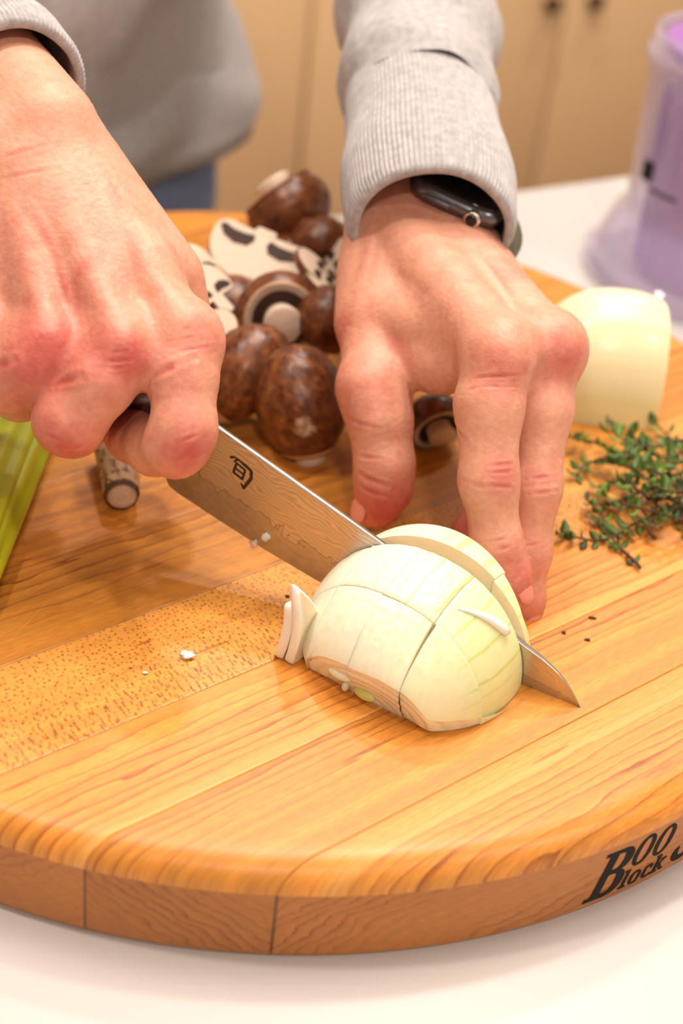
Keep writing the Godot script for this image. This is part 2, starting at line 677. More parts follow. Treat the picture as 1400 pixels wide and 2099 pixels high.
		for s: Shape in [top, side]:
			if flip:
				for t in range(0, s.v.size(), 3):
					var x := s.v[t + 1]
					s.v[t + 1] = s.v[t + 2]
					s.v[t + 2] = x
					var y := s.uv[t + 1]
					s.uv[t + 1] = s.uv[t + 2]
					s.uv[t + 2] = y
			s.mesh(false, mm)
		mm.surface_set_material(0, m)
		mm.surface_set_material(1, rim_mat)
		part("plank", mm, null, board)
	# letters burnt into the rim
	# text, height, place along the rim, height of the base line, stretch
	var brand := [["B", 0.0225, 0.0014, 0.0058, 0.74], ["OO", 0.0137, 0.0160, 0.0160, 0.66], ["lock", 0.0085, 0.0162, 0.0062, 0.92], ["S", 0.0225, 0.0402, 0.0062, 0.80]]
	for b in brand:
		part("letters", rim_text(b[0], b[1], b[2], b[3], b[4]), M.ink, board, "black burnt lettering")


# short dark rays of the quarter-cut plank: dots in the upper part, dashes across the grain below
func flecks(bytes: PackedByteArray, w: int, h: int, width: float) -> void:
	var r := RandomNumberGenerator.new()
	r.seed = 3
	var sx := w / 0.512
	var sy := h / width
	# one fleck in every cell of a loose grid
	var nx := 190
	var ny := 24
	for n in nx * ny:
		var x := (n % nx + r.randf_range(0.1, 0.9)) / nx * w
		var v := (n / nx + r.randf_range(0.1, 0.9)) / ny
		var y := v * h
		var low := smooth(0.45, 0.95, v)
		var l := lerpf(0.0010, 0.0034, low * r.randf()) * sy
		var slant := r.randf_range(-0.15, 0.15) - 0.1
		var half := (0.00020 + 0.00016 * r.randf()) * sx
		var dark := lerpf(0.55, 0.85, r.randf())
		for i in int(l) + 1:
			var yy := int(y) + i
			if yy >= h:
				break
			var xx := x + slant * i * sx / sy
			for j in range(int(xx - half), int(xx + half) + 1):
				if j < 0 or j >= w:
					continue
				var b := (yy * w + j) * 3
				bytes[b] = int(bytes[b] * lerpf(1.0, dark, 0.58))
				bytes[b + 1] = int(bytes[b + 1] * lerpf(1.0, dark, 0.80))
				bytes[b + 2] = int(bytes[b + 2] * dark)


# brown mineral streaks along the grain and pale knife scratches
func streaks(bytes: PackedByteArray, w: int, h: int, k: int) -> void:
	var r := RandomNumberGenerator.new()
	r.seed = 40 + k
	var count := 6 if k >= 5 else 3
	if k == 7:
		count = 4
	for n in count:
		var x := r.randf() * w
		var y := r.randf() * h
		var l := r.randf_range(0.006, 0.028) / 0.512 * w
		for i in int(l):
			var t := i / l
			var half := sin(t * PI) * 0.0006 * h / 0.045
			for j in range(int(y - half), int(y + half) + 1):
				var xx := int(x) + i
				if xx >= w or j < 0 or j >= h:
					continue
				var b := (j * w + xx) * 3
				bytes[b] = int(bytes[b] * 0.86)
				bytes[b + 1] = int(bytes[b + 1] * 0.76)
				bytes[b + 2] = int(bytes[b + 2] * 0.62)


# pale marks that knives left across the grain
func scratches(bytes: PackedByteArray, w: int, h: int, k: int) -> void:
	var r := RandomNumberGenerator.new()
	r.seed = 90 + k
	for n in 7:
		var x := r.randf_range(0.05, 0.6) * w
		var y := r.randf() * h
		var dx := r.randf_range(-0.060, 0.060) / 0.512 * w
		var dy := r.randf_range(0.3, 1.1) * h
		var steps := int(maxf(absf(dx), absf(dy)))
		for i in steps:
			var t := float(i) / steps
			var xx := int(x + dx * t)
			var yy := int(y + dy * t)
			if xx < 0 or xx >= w or yy < 0 or yy >= h:
				continue
			var b := (yy * w + xx) * 3
			for c in 3:
				bytes[b + c] = int(lerpf(bytes[b + c], [250, 215, 160][c], 0.13 * sin(t * PI)))


# text standing on the rim of the board, leaning, wrapped round its curve
func rim_text(text: String, height: float, along: float, up: float, wide: float) -> ArrayMesh:
	var t := TextMesh.new()
	var f := SystemFont.new()
	f.font_names = PackedStringArray(["Droid Serif"])
	f.font_weight = 700
	t.font = f
	t.text = text
	t.font_size = 64
	t.pixel_size = 0.01
	t.depth = 0.02
	t.horizontal_alignment = HORIZONTAL_ALIGNMENT_LEFT
	t.curve_step = 1.0
	var a := t.surface_get_arrays(0)
	var pts: PackedVector3Array = a[Mesh.ARRAY_VERTEX]
	var lo := Vector3(1e9, 1e9, 1e9)
	var hi := -lo
	for p in pts:
		lo = lo.min(p)
		hi = hi.max(p)
	var k := height / (hi.y - lo.y)
	var idx: PackedInt32Array = a[Mesh.ARRAY_INDEX]
	var s := Shape.new()
	var start := 0.5294
	for i in range(0, idx.size(), 3):
		var tri := []
		for j in 3:
			var p := pts[idx[i + j]]
			var y := (p.y - lo.y) * k + up
			var x := (p.x - lo.x) * k * wide + along + (y - 0.0058) * 0.24
			var ang := start + x / BOARD_R
			var rr := BOARD_R + (0.00025 if p.z > 0.0 else -0.0006)
			tri.append(Vector3(sin(ang) * rr, y, cos(ang) * rr))
		s.tri(tri[0], tri[1], tri[2])
	s.group = -1
	for i in s.grp.size():
		s.grp[i] = -1
	return s.mesh(false)


# ---------------------------------------------------------------- the cook
# a body as a field of tapered bones, joined smoothly and meshed by surface nets
class Flesh:
	var lo: Vector3
	var n: Vector3i
	var cell: float
	var d: PackedFloat32Array
	var v := PackedVector3Array()
	var nor := PackedVector3Array()
	var tris := PackedInt32Array()

	# bones: [chain, a, b, radius at a, radius at b]; chain 0 is the palm, the others keep apart from one another
	func build(bones: Array, cell_: float, roots: Dictionary, inside := 0.006) -> void:
		cell = cell_
		lo = Vector3(1e9, 1e9, 1e9)
		var hi := -lo
		for b in bones:
			var r: float = maxf(b[3], b[4]) + cell * 4
			lo = lo.min(b[1] - Vector3.ONE * r).min(b[2] - Vector3.ONE * r)
			hi = hi.max(b[1] + Vector3.ONE * r).max(b[2] + Vector3.ONE * r)
		n = Vector3i(((hi - lo) / cell).ceil()) + Vector3i.ONE
		var chains := {}
		for b in bones:
			if not chains.has(b[0]):
				var f := PackedFloat32Array()
				f.resize(n.x * n.y * n.z)
				f.fill(0.05)
				chains[b[0]] = f
			splat(chains[b[0]], b, inside)
		d = chains[0]
		for c in chains:
			if c == 0:
				continue
			var f: PackedFloat32Array = chains[c]
			var root: Vector3 = roots[c]
			for i in f.size():
				var e := f[i]
				if e > 0.014:
					continue
				var o := d[i]
				var x := i % n.x
				var y := (i / n.x) % n.y
				var z := i / (n.x * n.y)
				var away := (lo + Vector3(x, y, z) * cell).distance_to(root)
				var k := lerpf(0.009, 0.0014, clampf((away - 0.012) / 0.016, 0.0, 1.0))
				var h := maxf(k - absf(o - e), 0.0) / k
				d[i] = minf(o, e) - h * h * k * 0.25

	func splat(f: PackedFloat32Array, b: Array, k: float) -> void:
		var a: Vector3 = b[1]
		var ab: Vector3 = b[2] - a
		var l2 := maxf(ab.length_squared(), 1e-10)
		var ra: float = b[3]
		var rb: float = b[4]
		var m := maxf(ra, rb) + 0.014
		var p0 := Vector3i((a.min(b[2]) - Vector3.ONE * m - lo) / cell).max(Vector3i.ZERO)
		var p1 := Vector3i((a.max(b[2]) + Vector3.ONE * m - lo) / cell).min(n - Vector3i.ONE)
		for z in range(p0.z, p1.z + 1):
			for y in range(p0.y, p1.y + 1):
				var i := (z * n.y + y) * n.x + p0.x
				var p := lo + Vector3(p0.x, y, z) * cell - a
				for x in range(p0.x, p1.x + 1):
					var t := clampf(p.dot(ab) / l2, 0.0, 1.0)
					var e := p.distance_to(ab * t) - ra - (rb - ra) * t
					var o := f[i]
					var h := k - absf(o - e)
					f[i] = minf(o, e) - (h * h / k * 0.25 if h > 0.0 else 0.0)
					p.x += cell
					i += 1

	func value(p: Vector3) -> float:
		var q := (p - lo) / cell
		var x := clampi(int(q.x), 0, n.x - 2)
		var y := clampi(int(q.y), 0, n.y - 2)
		var z := clampi(int(q.z), 0, n.z - 2)
		var fx := q.x - x
		var fy := q.y - y
		var fz := q.z - z
		var i := (z * n.y + y) * n.x + x
		var j := i + n.x
		var s := n.x * n.y
		return lerpf(lerpf(lerpf(d[i], d[i + 1], fx), lerpf(d[j], d[j + 1], fx), fy), lerpf(lerpf(d[i + s], d[i + s + 1], fx), lerpf(d[j + s], d[j + s + 1], fx), fy), fz)

	func gradient(p: Vector3) -> Vector3:
		var e := cell * 0.9
		return Vector3(value(p + Vector3(e, 0, 0)) - value(p - Vector3(e, 0, 0)), value(p + Vector3(0, e, 0)) - value(p - Vector3(0, e, 0)), value(p + Vector3(0, 0, e)) - value(p - Vector3(0, 0, e))).normalized()

	func surface() -> void:
		var at := {}
		var sx := 1
		var sy := n.x
		var sz := n.x * n.y
		var corner := [0, sx, sy, sx + sy, sz, sx + sz, sy + sz, sx + sy + sz]
		var near := cell * 3.0
		var list := PackedInt32Array()
		for i in d.size():
			if absf(d[i]) < near:
				list.append(i)
		for i in list:
			var x := i % n.x
			var y := (i / n.x) % n.y
			var z := i / sz
			if x >= n.x - 1 or y >= n.y - 1 or z >= n.z - 1:
				continue
			var c := []
			var neg := 0
			for k in 8:
				var e := d[i + corner[k]]
				c.append(e)
				if e < 0.0:
					neg += 1
			if neg == 0 or neg == 8:
				continue
			var sum := Vector3.ZERO
			var count := 0
			for e: Array in [[0, 1], [2, 3], [4, 5], [6, 7], [0, 2], [1, 3], [4, 6], [5, 7], [0, 4], [1, 5], [2, 6], [3, 7]]:
				var a: float = c[e[0]]
				var b: float = c[e[1]]
				if (a < 0.0) != (b < 0.0):
					var t := a / (a - b)
					var p := Vector3(e[0] & 1, (e[0] >> 1) & 1, e[0] >> 2)
					var q := Vector3(e[1] & 1, (e[1] >> 1) & 1, e[1] >> 2)
					sum += p.lerp(q, t)
					count += 1
			at[i] = v.size()
			v.append(lo + (Vector3(x, y, z) + sum / count) * cell)
		for i in at:
			for w: Array in [[sx, sy, sz], [sy, sz, sx], [sz, sx, sy]]:
				var a := d[i]
				var b := d[i + w[0]]
				if (a < 0.0) == (b < 0.0):
					continue
				var q := [i, i - w[1], i - w[1] - w[2], i - w[2]]
				if not (at.has(q[1]) and at.has(q[2]) and at.has(q[3])):
					continue
				var v0: int = at[q[0]]
				var v1: int = at[q[1]]
				var v2: int = at[q[2]]
				var v3: int = at[q[3]]
				if a < 0.0:
					tris.append_array([v0, v2, v1, v0, v3, v2])
				else:
					tris.append_array([v0, v1, v2, v0, v2, v3])

	func settle() -> void:
		for i in v.size():
			var g := gradient(v[i])
			v[i] -= g * value(v[i])

	func refine() -> void:
		var mids := {}
		var out := PackedInt32Array()
		for t in range(0, tris.size(), 3):
			var m := []
			for e in 3:
				var a := tris[t + e]
				var b := tris[t + (e + 1) % 3]
				var key := mini(a, b) * 4194304 + maxi(a, b)
				if not mids.has(key):
					mids[key] = v.size()
					v.append((v[a] + v[b]) * 0.5)
				m.append(mids[key])
			out.append_array([tris[t], m[0], m[2], m[0], tris[t + 1], m[1], m[2], m[1], tris[t + 2], m[0], m[1], m[2]])
		tris = out

	func normals() -> void:
		nor.resize(v.size())
		nor.fill(Vector3.ZERO)
		for t in range(0, tris.size(), 3):
			var a := tris[t]
			var b := tris[t + 1]
			var c := tris[t + 2]
			var g := (v[c] - v[a]).cross(v[b] - v[a])
			nor[a] += g
			nor[b] += g
			nor[c] += g
		for i in v.size():
			nor[i] = nor[i].normalized()

	func commit(col: PackedColorArray, into: ArrayMesh) -> void:
		var arr := []
		arr.resize(Mesh.ARRAY_MAX)
		arr[Mesh.ARRAY_VERTEX] = v
		arr[Mesh.ARRAY_NORMAL] = nor
		arr[Mesh.ARRAY_COLOR] = col
		arr[Mesh.ARRAY_INDEX] = tris
		into.add_surface_from_arrays(Mesh.PRIMITIVE_TRIANGLES, arr)


const TORSO_E := Vector3(0.469, 0, -0.883)         # the cook stands turned
const TORSO_B := Vector3(-0.883, 0, -0.469)
const SKIN := Color(0.70, 0.335, 0.225)     # linear
const BLUSH := Color(0.53, 0.105, 0.085)


# creases: [a, b, width, depth]; bumps: [point, radius, height]; blush: [point, radius, amount]
func hand(bones: Array, roots: Dictionary, creases: Array, bumps: Array, blush: Array, into: ArrayMesh, detail := true) -> void:
	var f := Flesh.new()
	f.build(bones, 0.0016, roots)
	f.surface()
	f.settle()
	if detail:
		f.refine()
		f.settle()
	f.normals()
	var nz := noise(90.0, FastNoiseLite.TYPE_SIMPLEX_SMOOTH, 5, 3)
	var nz2 := noise(420.0, FastNoiseLite.TYPE_SIMPLEX_SMOOTH, 6, 2)
	var col := PackedColorArray()
	col.resize(f.v.size())
	for i in f.v.size():
		var p := f.v[i]
		var up := 0.0
		var red := 0.0
		for c in creases:
			var a: Vector3 = c[0]
			var ab: Vector3 = c[1] - a
			var w: float = c[2]
			var m := a + ab * 0.5
			var reach := ab.length() * 0.5 + w * 3.0
			var off := p - m
			if absf(off.x) > reach or absf(off.y) > reach or absf(off.z) > reach:
				continue
			var t := clampf((p - a).dot(ab) / ab.length_squared(), 0.0, 1.0)
			var q := p.distance_to(a + ab * t + f.nor[i] * (p - a - ab * t).dot(f.nor[i])) / w
			if q < 3.0:
				var g := exp(-q * q) * sin(PI * clampf(t, 0.08, 0.92))
				up -= c[3] * 0.6 * g
				up += c[3] * 0.2 * exp(-(q - 1.9) * (q - 1.9) * 1.5)
				red += 0.35 * g
		for b in bumps:
			var q: float = p.distance_to(b[0]) / b[1]
			if q < 2.5:
				up += b[2] * exp(-q * q)
		for b in blush:
			var q: float = p.distance_to(b[0]) / b[1]
			if q < 2.2:
				red += b[2] * exp(-q * q)
		up += 0.00012 * nz2.get_noise_3dv(p)
		f.v[i] = p + f.nor[i] * up
		var spot := nz.get_noise_3dv(p) * 0.5 + 0.25 * nz2.get_noise_3dv(p)
		var c := SKIN.lerp(BLUSH, clampf(red * 1.2 + spot * 0.5, 0.0, 1.0))
		var g := 1.0 + 0.10 * nz2.get_noise_3dv(p * 0.6 + Vector3.ONE)
		col[i] = Color(c.r * g, c.g * g, c.b * g)
	f.normals()
	f.commit(col, into)


func chain_bones(out: Array, id: int, pts: Array, radii: Array) -> void:
	for i in pts.size() - 1:
		out.append([id, pts[i], pts[i + 1], radii[i], radii[i + 1]])


func make_person() -> void:
	var o := thing("person", "person in grey sweatshirt and jeans, one hand gripping the knife, the other holding the onion", "person", Vector3.ZERO)
	var mesh := ArrayMesh.new()
	# --- the hand that holds the onion
	var b := []
	var wr := Vector3(0.04935, 0.14282, -0.02966)
	var arm := Vector3(0.036, 0.190, -0.190)
	for s in [[Vector3(0.03781, 0.14078, -0.02824), Vector3(0.03427, 0.14839, -0.09201)], [Vector3(0.05831, 0.14374, -0.03029), Vector3(0.05876, 0.15089, -0.09375)]]:
		b.append([0, s[0], s[1], 0.0185, 0.020])
	b.append([0, Vector3(0.04789, 0.14267, -0.02956), arm, 0.020, 0.026])
	b.append([0, Vector3(0.02993, 0.13807, -0.01904), Vector3(0.03209, 0.11391, 0.01969), 0.0125, 0.0130])
	b.append([0, Vector3(0.03921, 0.13902, -0.0197), Vector3(0.08218, 0.13461, 0.06864), 0.0165, 0.0125])
	b.append([0, Vector3(0.05366, 0.14049, -0.02073), Vector3(0.10322, 0.13054, 0.05198), 0.0165, 0.0118])
	b.append([0, Vector3(0.06431, 0.13909, -0.02462), Vector3(0.10821, 0.11591, 0.03414), 0.0150, 0.0105])
	b.append([0, Vector3(0.06713, 0.1343, -0.0286), Vector3(0.10815, 0.10192, 0.0183), 0.0140, 0.0100])
	b.append([0, Vector3(0.08227, 0.13414, 0.06775), Vector3(0.10335, 0.13008, 0.05108), 0.0115, 0.0115])
	b.append([0, Vector3(0.10374, 0.1287, 0.04839), Vector3(0.10815, 0.10192, 0.0183), 0.0105, 0.0100])
	# thumb base, ball of the thumb and the web
	b.append([0, Vector3(0.03325, 0.12553, -0.00301), Vector3(0.03721, 0.10038, 0.0486), 0.0150, 0.0125])
	b.append([0, Vector3(0.04024, 0.12387, 0.01033), Vector3(0.04204, 0.10215, 0.03762), 0.0150, 0.0120])
	b.append([0, Vector3(0.03916, 0.11934, 0.01958), Vector3(0.07237, 0.12645, 0.04996), 0.0145, 0.0120])
	b.append([0, Vector3(0.04307, 0.10789, 0.0312), Vector3(0.06382, 0.11202, 0.04781), 0.0120, 0.0100])
	b.append([0, Vector3(0.06069, 0.11331, 0.04691), Vector3(0.07794, 0.12107, 0.05857), 0.0100, 0.0110])
	# tendons and knuckles
	b.append([0, Vector3(0.05007, 0.14121, 0.00679), Vector3(0.08039, 0.13926, 0.07394), 0.0030, 0.0035])
	b.append([0, Vector3(0.06856, 0.13893, 0.00594), Vector3(0.10106, 0.1358, 0.05685), 0.0030, 0.0035])
	b.append([0, Vector3(0.08232, 0.13547, 0.07292), Vector3(0.08393, 0.13418, 0.07625), 0.0110, 0.0110])
	b.append([0, Vector3(0.1047, 0.13211, 0.05454), Vector3(0.10643, 0.13027, 0.05704), 0.0108, 0.0108])
	chain_bones(b, 1, [Vector3(0.03721, 0.10038, 0.0486), Vector3(0.04194, 0.09086, 0.05766), Vector3(0.0461, 0.07564, 0.06582), Vector3(0.04703, 0.06539, 0.06807), Vector3(0.04535, 0.05641, 0.06945)], [0.0138, 0.0122, 0.0112, 0.0108, 0.0086])
	chain_bones(b, 2, [Vector3(0.08224, 0.13403, 0.07027), Vector3(0.08131, 0.11906, 0.08433), Vector3(0.08471, 0.09546, 0.09954), Vector3(0.09122, 0.07275, 0.10925), Vector3(0.09746, 0.06163, 0.11333), Vector3(0.10102, 0.05584, 0.11492)], [0.0122, 0.0122, 0.0104, 0.0092, 0.0082, 0.0062])
	chain_bones(b, 3, [Vector3(0.10336, 0.12962, 0.05263), Vector3(0.10289, 0.11054, 0.06833), Vector3(0.10399, 0.08568, 0.08563), Vector3(0.10492, 0.06311, 0.09646), Vector3(0.10648, 0.04506, 0.10415), Vector3(0.10732, 0.03882, 0.10606)], [0.0120, 0.0116, 0.0100, 0.0088, 0.0076, 0.0056])
	chain_bones(b, 4, [Vector3(0.10855, 0.1145, 0.03269), Vector3(0.10496, 0.08447, 0.04749), Vector3(0.09444, 0.06187, 0.0559), Vector3(0.08723, 0.04895, 0.06733), Vector3(0.08515, 0.04527, 0.07233)], [0.0110, 0.0105, 0.0094, 0.0084, 0.0062])
	chain_bones(b, 5, [Vector3(0.10787, 0.1004, 0.01691), Vector3(0.10518, 0.07629, 0.02638), Vector3(0.09716, 0.06067, 0.03481), Vector3(0.08877, 0.05345, 0.04471)], [0.0102, 0.0092, 0.0080, 0.0060])
	var roots := {1: Vector3(0.03966, 0.09548, 0.05445), 2: Vector3(0.08254, 0.13208, 0.07162), 3: Vector3(0.10355, 0.12838, 0.05348), 4: Vector3(0.10868, 0.11369, 0.03325), 5: Vector3(0.10792, 0.10007, 0.01714)}
	var cr := [
		# index finger: knuckle, middle joint, end joint
		[Vector3(0.07232, 0.13187, 0.08882), Vector3(0.08902, 0.13461, 0.08691), 0.0007, 0.0007], [Vector3(0.07029, 0.12747, 0.09067), Vector3(0.09002, 0.13067, 0.08844), 0.0006, 0.0005],
		[Vector3(0.08358, 0.10532, 0.10486), Vector3(0.09303, 0.10648, 0.10283), 0.0007, 0.0006], [Vector3(0.08351, 0.09982, 0.10868), Vector3(0.09378, 0.09913, 0.10795), 0.0007, 0.0007], [Vector3(0.07514, 0.0978, 0.10522), Vector3(0.08583, 0.09887, 0.10934), 0.0008, 0.0006],
		[Vector3(0.08481, 0.10322, 0.10632), Vector3(0.09184, 0.10453, 0.10541), 0.0006, 0.0006],
		[Vector3(0.08509, 0.07805, 0.1153), Vector3(0.09651, 0.08132, 0.11303), 0.0006, 0.0005], [Vector3(0.0873, 0.07557, 0.11703), Vector3(0.09785, 0.07877, 0.11359), 0.0006, 0.0004],
		# middle finger
		[Vector3(0.09988, 0.09258, 0.09179), Vector3(0.11085, 0.09468, 0.08911), 0.0007, 0.0006], [Vector3(0.10137, 0.0889, 0.09436), Vector3(0.11154, 0.09014, 0.09227), 0.0007, 0.0006], [Vector3(0.10214, 0.06913, 0.10202), Vector3(0.10902, 0.07107, 0.10067), 0.0006, 0.0004],
		# thumb
		[Vector3(0.03365, 0.07529, 0.07459), Vector3(0.04926, 0.07453, 0.08121), 0.0010, 0.0011], [Vector3(0.0343, 0.07047, 0.07672), Vector3(0.04792, 0.06953, 0.08103), 0.0009, 0.0009], [Vector3(0.03401, 0.08169, 0.07257), Vector3(0.04401, 0.08407, 0.07579), 0.0008, 0.0005],
		[Vector3(0.0266, 0.09349, 0.06193), Vector3(0.04255, 0.09449, 0.07098), 0.0008, 0.0004],
		# web of the thumb
		[Vector3(0.05136, 0.10513, 0.05261), Vector3(0.05592, 0.0901, 0.06063), 0.0013, 0.0012], [Vector3(0.05577, 0.11027, 0.05269), Vector3(0.05974, 0.09635, 0.05872), 0.0012, 0.0010],
		[Vector3(0.06523, 0.11706, 0.06624), Vector3(0.07003, 0.11052, 0.07444), 0.0012, 0.0012], [Vector3(0.0692, 0.11023, 0.08683), Vector3(0.07371, 0.11089, 0.09733), 0.0009, 0.0008],
		[Vector3(0.03315, 0.12464, 0.03172), Vector3(0.05502, 0.11326, 0.05426), 0.0030, 0.0006],
	]
	# veins stand out
	for q in [[Vector3(0.04883, 0.13792, 0.01883), Vector3(0.06886, 0.13691, 0.0378)], [Vector3(0.06886, 0.13691, 0.0378), Vector3(0.07831, 0.13705, 0.05233)], [Vector3(0.05708, 0.14735, -0.00601), Vector3(0.07564, 0.1385, 0.01234)], [Vector3(0.07564, 0.1385, 0.01234), Vector3(0.09083, 0.1337, 0.03394)], [Vector3(0.02896, 0.14448, -0.00401), Vector3(0.02923, 0.12718, 0.02021)]]:
		cr.append([q[0], q[1], 0.0019, -0.0007])
	var bp := [[Vector3(0.08352, 0.14141, 0.08097), 0.008, 0.0008], [Vector3(0.10595, 0.1376, 0.06412), 0.008, 0.0010], [Vector3(0.03213, 0.10457, 0.06031), 0.011, 0.0010]]
	var bl := [[Vector3(0.08362, 0.13475, 0.0856), 0.012, 0.55], [Vector3(0.10772, 0.13301, 0.06488), 0.012, 0.65], [Vector3(0.08837, 0.10339, 0.10742), 0.008, 0.5], [Vector3(0.10619, 0.09378, 0.09218), 0.008, 0.35],
		[Vector3(0.10012, 0.0648, 0.11843), 0.014, 0.6], [Vector3(0.10759, 0.04074, 0.11081), 0.012, 0.6], [Vector3(0.0486, 0.06242, 0.07745), 0.016, 0.85], [Vector3(0.03309, 0.10466, 0.06024), 0.016, 0.35], [Vector3(0.02329, 0.11341, 0.02979), 0.010, 0.5], [Vector3(0.04349, 0.15381, -0.02269), 0.018, 0.3], [Vector3(0.08518, 0.04895, 0.07464), 0.02, 0.8]]
	hand(b, roots, cr, bp, bl, mesh)
	# --- the hand that holds the knife
	b = []
	var wrist := Vector3(-0.1051, 0.18658, 0.0337)
	b.append([0, Vector3(-0.09489, 0.18778, 0.04139), Vector3(-0.14513, 0.1981, -0.02304), 0.0195, 0.022])
	b.append([0, Vector3(-0.10906, 0.17885, 0.04761), Vector3(-0.15909, 0.18525, -0.01411), 0.0195, 0.022])
	b.append([0, Vector3(-0.08535, 0.17902, 0.04749), Vector3(-0.03308, 0.13979, 0.09915), 0.0150, 0.0115])
	b.append([0, Vector3(-0.09116, 0.17692, 0.05382), Vector3(-0.05319, 0.13842, 0.10741), 0.0165, 0.0120])
	b.append([0, Vector3(-0.09964, 0.17308, 0.05649), Vector3(-0.07806, 0.13494, 0.1074), 0.0165, 0.0120])
	b.append([0, Vector3(-0.1094, 0.16907, 0.05441), Vector3(-0.10191, 0.1309, 0.10046), 0.0160, 0.0120])
	b.append([0, Vector3(-0.03333, 0.13883, 0.09738), Vector3(-0.05353, 0.13744, 0.10566), 0.0110, 0.0115])
	b.append([0, Vector3(-0.05353, 0.13744, 0.10566), Vector3(-0.0785, 0.13395, 0.10565), 0.0115, 0.0115])
	b.append([0, Vector3(-0.0785, 0.13395, 0.10565), Vector3(-0.10243, 0.12991, 0.09872), 0.0115, 0.0115])
	b.append([0, Vector3(-0.05165, 0.15232, 0.07825), Vector3(-0.06959, 0.14594, 0.08634), 0.0150, 0.0150])
	b.append([0, Vector3(-0.08326, 0.17666, 0.0406), Vector3(-0.04643, 0.14529, 0.06609), 0.0150, 0.0160])
	b.append([0, Vector3(-0.07961, 0.17182, 0.03179), Vector3(-0.04205, 0.13244, 0.06772), 0.0120, 0.0150])
	# knuckles and tendons
	b.append([0, Vector3(-0.02833, 0.1424, 0.10099), Vector3(-0.02629, 0.14046, 0.10234), 0.0082, 0.0082])
	b.append([0, Vector3(-0.0513, 0.141, 0.11536), Vector3(-0.05031, 0.139, 0.11676), 0.0082, 0.0082])
	b.append([0, Vector3(-0.07702, 0.13785, 0.11512), Vector3(-0.0761, 0.13625, 0.11623), 0.0082, 0.0082])
	b.append([0, Vector3(-0.07577, 0.16612, 0.08205), Vector3(-0.05044, 0.14555, 0.11829), 0.0030, 0.0034])
	b.append([0, Vector3(-0.09155, 0.1641, 0.08223), Vector3(-0.07639, 0.14335, 0.11738), 0.0030, 0.0034])
	b.append([0, Vector3(-0.06803, 0.17094, 0.06895), Vector3(-0.03193, 0.14884, 0.10503), 0.0025, 0.0030])
	chain_bones(b, 1, [Vector3(-0.03243, 0.14033, 0.09999), Vector3(-0.0304, 0.13099, 0.11136), Vector3(-0.02702, 0.11721, 0.12461), Vector3(-0.02971, 0.11037, 0.12571), Vector3(-0.03867, 0.10253, 0.11533), Vector3(-0.05012, 0.09457, 0.09772), Vector3(-0.05809, 0.0908, 0.08451)], [0.0122, 0.0118, 0.0106, 0.0102, 0.0098, 0.0092, 0.0072])
	chain_bones(b, 2, [Vector3(-0.05377, 0.13718, 0.10706), Vector3(-0.05805, 0.12972, 0.11956), Vector3(-0.06758, 0.11563, 0.12571), Vector3(-0.0703, 0.10381, 0.10956), Vector3(-0.0684, 0.09255, 0.08329), Vector3(-0.06365, 0.08822, 0.06925)], [0.0122, 0.0118, 0.0118, 0.0112, 0.0095, 0.0070])
	chain_bones(b, 3, [Vector3(-0.0788, 0.13439, 0.10656), Vector3(-0.08231, 0.13072, 0.1152), Vector3(-0.09128, 0.12245, 0.11365), Vector3(-0.09284, 0.10784, 0.09702), Vector3(-0.08809, 0.09639, 0.07209), Vector3(-0.08302, 0.09514, 0.06078)], [0.0122, 0.0118, 0.0114, 0.0105, 0.0090, 0.0070])
	chain_bones(b, 4, [Vector3(-0.10213, 0.13012, 0.09979), Vector3(-0.1114, 0.12339, 0.10568), Vector3(-0.11919, 0.11556, 0.09895), Vector3(-0.11712, 0.10157, 0.07701), Vector3(-0.10991, 0.09865, 0.06199)], [0.0118, 0.0108, 0.0100, 0.0090, 0.0065])
	# thumb behind the blade
	chain_bones(b, 5, [Vector3(-0.07591, 0.15982, 0.04013), Vector3(-0.04973, 0.11892, 0.04301), Vector3(-0.04063, 0.09601, 0.05164), Vector3(-0.03386, 0.0852, 0.06647)], [0.0150, 0.0130, 0.0115, 0.0080])
	roots = {1: Vector3(-0.03274, 0.13886, 0.10102), 2: Vector3(-0.05366, 0.13647, 0.10755), 3: Vector3(-0.07865, 0.1334, 0.10725), 4: Vector3(-0.10196, 0.12897, 0.10059), 5: Vector3(-0.06777, 0.14777, 0.04243)}
